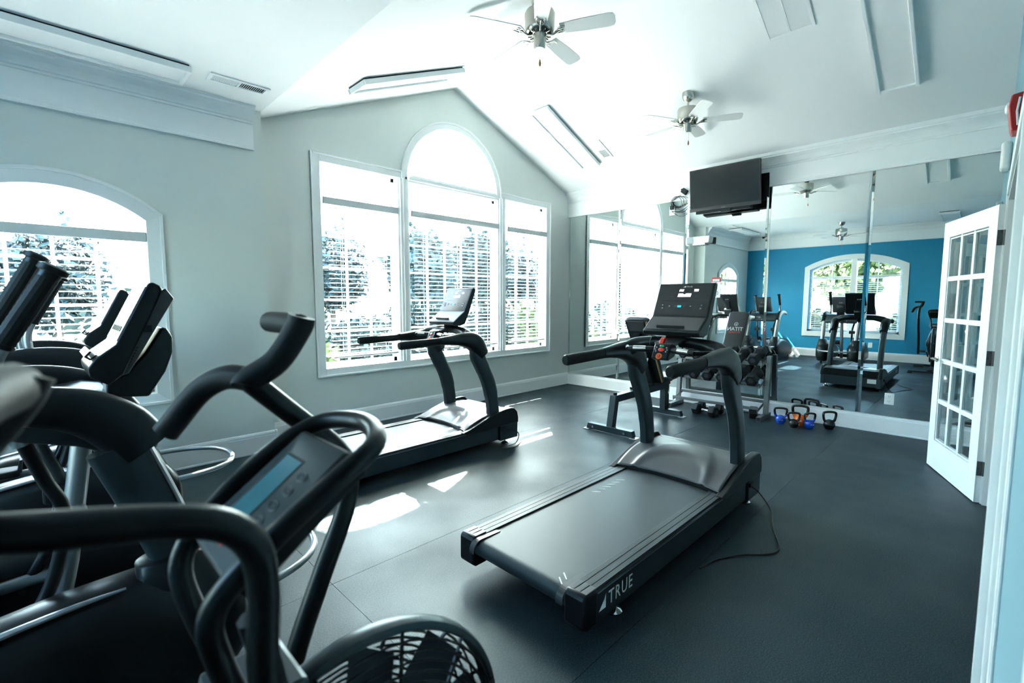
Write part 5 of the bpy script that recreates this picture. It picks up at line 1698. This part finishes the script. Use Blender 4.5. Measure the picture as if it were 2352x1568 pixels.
# power cords on the floor
MB().tube(spline([(1.83, -0.405, 0.165), (1.895, -0.46, 0.17), (1.965, -0.49, 0.12), (1.945, -0.47, 0.03), (1.855, -0.43, 0.008), (1.78, -0.44, 0.006), (1.90, -0.50, 0.006), (2.08, -0.42, 0.006)], 8), 0.0042, 8).build('power_cord', M_CABLE, tm1)
MB().tube(spline([(1.835, -0.41, 0.160), (1.905, -0.44, 0.10), (1.905, -0.51, 0.0065), (1.645, -0.60, 0.0065), (1.405, -0.70, 0.0065), (1.285, -0.66, 0.0065), (1.20, -0.58, 0.0065), (1.05, -0.50, 0.0065), (0.90, -0.47, 0.0065)], 8), 0.0045, 8).build('power_cord', M_CABLE, tm2)

# ================================================================== OUTSIDE
gd = MB().box(-40, 46, -30, -2.25, -0.42, -0.30).box(-40, 46, YW + 0.8, 60, -0.42, -0.30).box(-40, XB - 0.3, -2.25, YW + 0.8, -0.42, -0.30).box(XM + 0.4, 46, -2.25, YW + 0.8, -0.42, -0.30).build('ground', M_GRASS, smooth=0)
struct(gd)


def leaf_cloud(n, rx, ry, rz, size, seed, shell=0.55):
    rnd = random.Random(seed)
    mb = MB()
    vs, fs = [], []
    for _ in range(n):
        while True:
            p = V(rnd.uniform(-1, 1), rnd.uniform(-1, 1), rnd.uniform(-1, 1))
            if 0.05 < p.length <= 1 and rnd.random() < (1 - shell + shell * p.length):
                break
        lump = 0.85 + 0.28 * math.sin(p.x * 7 + seed) * math.sin(p.y * 6 + 2 * seed) * math.sin(p.z * 8)
        c = V(p.x * rx, p.y * ry, p.z * rz) * lump
        a = V(rnd.uniform(-1, 1), rnd.uniform(-1, 1), rnd.uniform(-1, 1)).normalized() * size * rnd.uniform(0.6, 1.3)
        b = a.orthogonal().normalized() * size * 0.5
        o = len(vs)
        vs += [c - a, c + b, c + a, c - b]
        fs.append((o, o + 1, o + 2, o + 3))
    mb._add(vs, fs)
    return mb


BUSH = [leaf_cloud(2600, 0.75, 0.65, 0.62, 0.075, 3).mesh('foliage', M_LEAF, 0, False), leaf_cloud(2200, 0.65, 0.6, 0.72, 0.075, 5).mesh('foliage', M_LEAF2, 0, False)]
CROWN = [leaf_cloud(5200, 1.8, 1.8, 2.1, 0.17, 8).mesh('crown', M_LEAF, 0, False), leaf_cloud(4400, 1.6, 1.7, 1.8, 0.15, 12).mesh('crown', M_LEAF2, 0, False)]
STEM = MB().tube([(0, 0, -0.6), (0.02, 0, -0.3), (0, 0.02, 0.1)], [0.04, 0.03, 0.02], 6).mesh('stem', M_BARK)
TRUNK = MB().tube([(0, 0, 0.0), (0.05, 0.02, 1.2), (0.0, 0.05, 2.6), (0.06, 0, 3.6)], [0.16, 0.12, 0.10, 0.05], 8).mesh('trunk', M_BARK)


def bush(x, y, kind, label, s=1.0):
    t = thing('bush', label, 'bush', (x, y, -0.30), random.uniform(0, 6), 'garden shrubs outside')
    t.scale = (s, s, s)
    link('foliage', BUSH[kind], t, loc=(0, 0, 0.60))
    link('stem', STEM, t, loc=(0, 0, 0.60))
    return t


def tree(x, y, kind, label, s=1.0):
    t = thing('tree', label, 'tree', (x, y, -0.30), random.uniform(0, 6), 'trees outside the windows')
    t.scale = (s, s, s)
    link('trunk', TRUNK, t)
    link('crown', CROWN[kind], t, loc=(0, 0, 3.4))
    return t


bush(-0.95, 6.9, 0, 'green shrub outside the arched window at its left edge', 1.25)
bush(1.15, 7.4, 0, 'green shrub outside the middle of the arched window', 1.45)
bush(2.75, 7.5, 1, 'yellow-green shrub outside, between the arched and gable windows', 1.1)
bush(4.35, 8.4, 0, 'green shrub outside the left unit of the gable window', 1.2)
bush(6.25, 9.0, 0, 'green shrub outside the middle unit of the gable window', 1.45)
bush(8.55, 9.4, 0, 'green shrub outside behind the treadmill console', 1.3)
bush(10.9, 10.2, 1, 'yellow-green shrub outside the right unit of the gable window', 1.25)
bush(-3.2, 1.3, 1, 'yellow-green shrub outside the blue wall window, bike side', 1.2)
bush(-3.4, 3.5, 1, 'yellow-green shrub outside the blue wall window, corner side', 1.15)
tree(-2.9, 13.5, 0, 'leafy tree far outside the left of the arched window', 0.66)
tree(0.3, 14.5, 0, 'leafy tree outside the middle of the arched window', 0.64)
tree(3.4, 14.0, 0, 'leafy tree outside, seen past the right edge of the arched window', 0.60)
tree(7.0, 15.5, 0, 'leafy tree outside the left unit of the gable window', 0.78)
tree(10.2, 15.0, 0, 'leafy tree outside, left of the window treadmill console', 0.80)
tree(13.6, 15.5, 0, 'leafy tree outside, right of the window treadmill console', 0.86)
tree(17.2, 17.0, 0, 'leafy tree outside the right unit of the gable window', 0.86)
tree(21.0, 18.5, 0, 'leafy tree outside, at the right edge of the gable window', 0.88)
tree(-7.5, -0.3, 1, 'light green tree outside the blue wall window, bike side', 0.95)
tree(-8.2, 3.6, 1, 'light green tree outside the blue wall window, middle', 0.9)
tree(-7.5, 7.6, 1, 'light green tree outside the blue wall window, corner side', 0.9)

hs = thing('neighbouring_house', 'pale house with grey roof far outside the gable window', 'house', (44.0, 33.0, -0.3))
MB().box(-4.5, 4.5, -3.0, 3.0, 0, 3.2).build('wall', M_SIDING, hs, smooth=0)
MB().prism([(-5.0, 3.2), (5.0, 3.2), (0, 5.4)], -3.4, 3.4).build('roof', M_ROOF, hs, smooth=0)
for k in range(3):
    f_ = MB().box(-3.4 + 2.6 * k, -2.3 + 2.6 * k, -3.05, -2.98, 0.9, 2.4).build('window', M_TRIM, hs, smooth=0)
    MB().box(-3.3 + 2.6 * k, -2.4 + 2.6 * k, -3.07, -3.04, 1.0, 2.3).build('window_glass', M_WINDARK, f_, smooth=0)
for k in range(2):
    f_ = MB().box(-4.55, -4.48, -2.0 + 2.4 * k, -0.9 + 2.4 * k, 0.9, 2.4).build('window', M_TRIM, hs, smooth=0)
    MB().box(-4.57, -4.54, -1.9 + 2.4 * k, -1.0 + 2.4 * k, 1.0, 2.3).build('window_glass', M_WINDARK, f_, smooth=0)
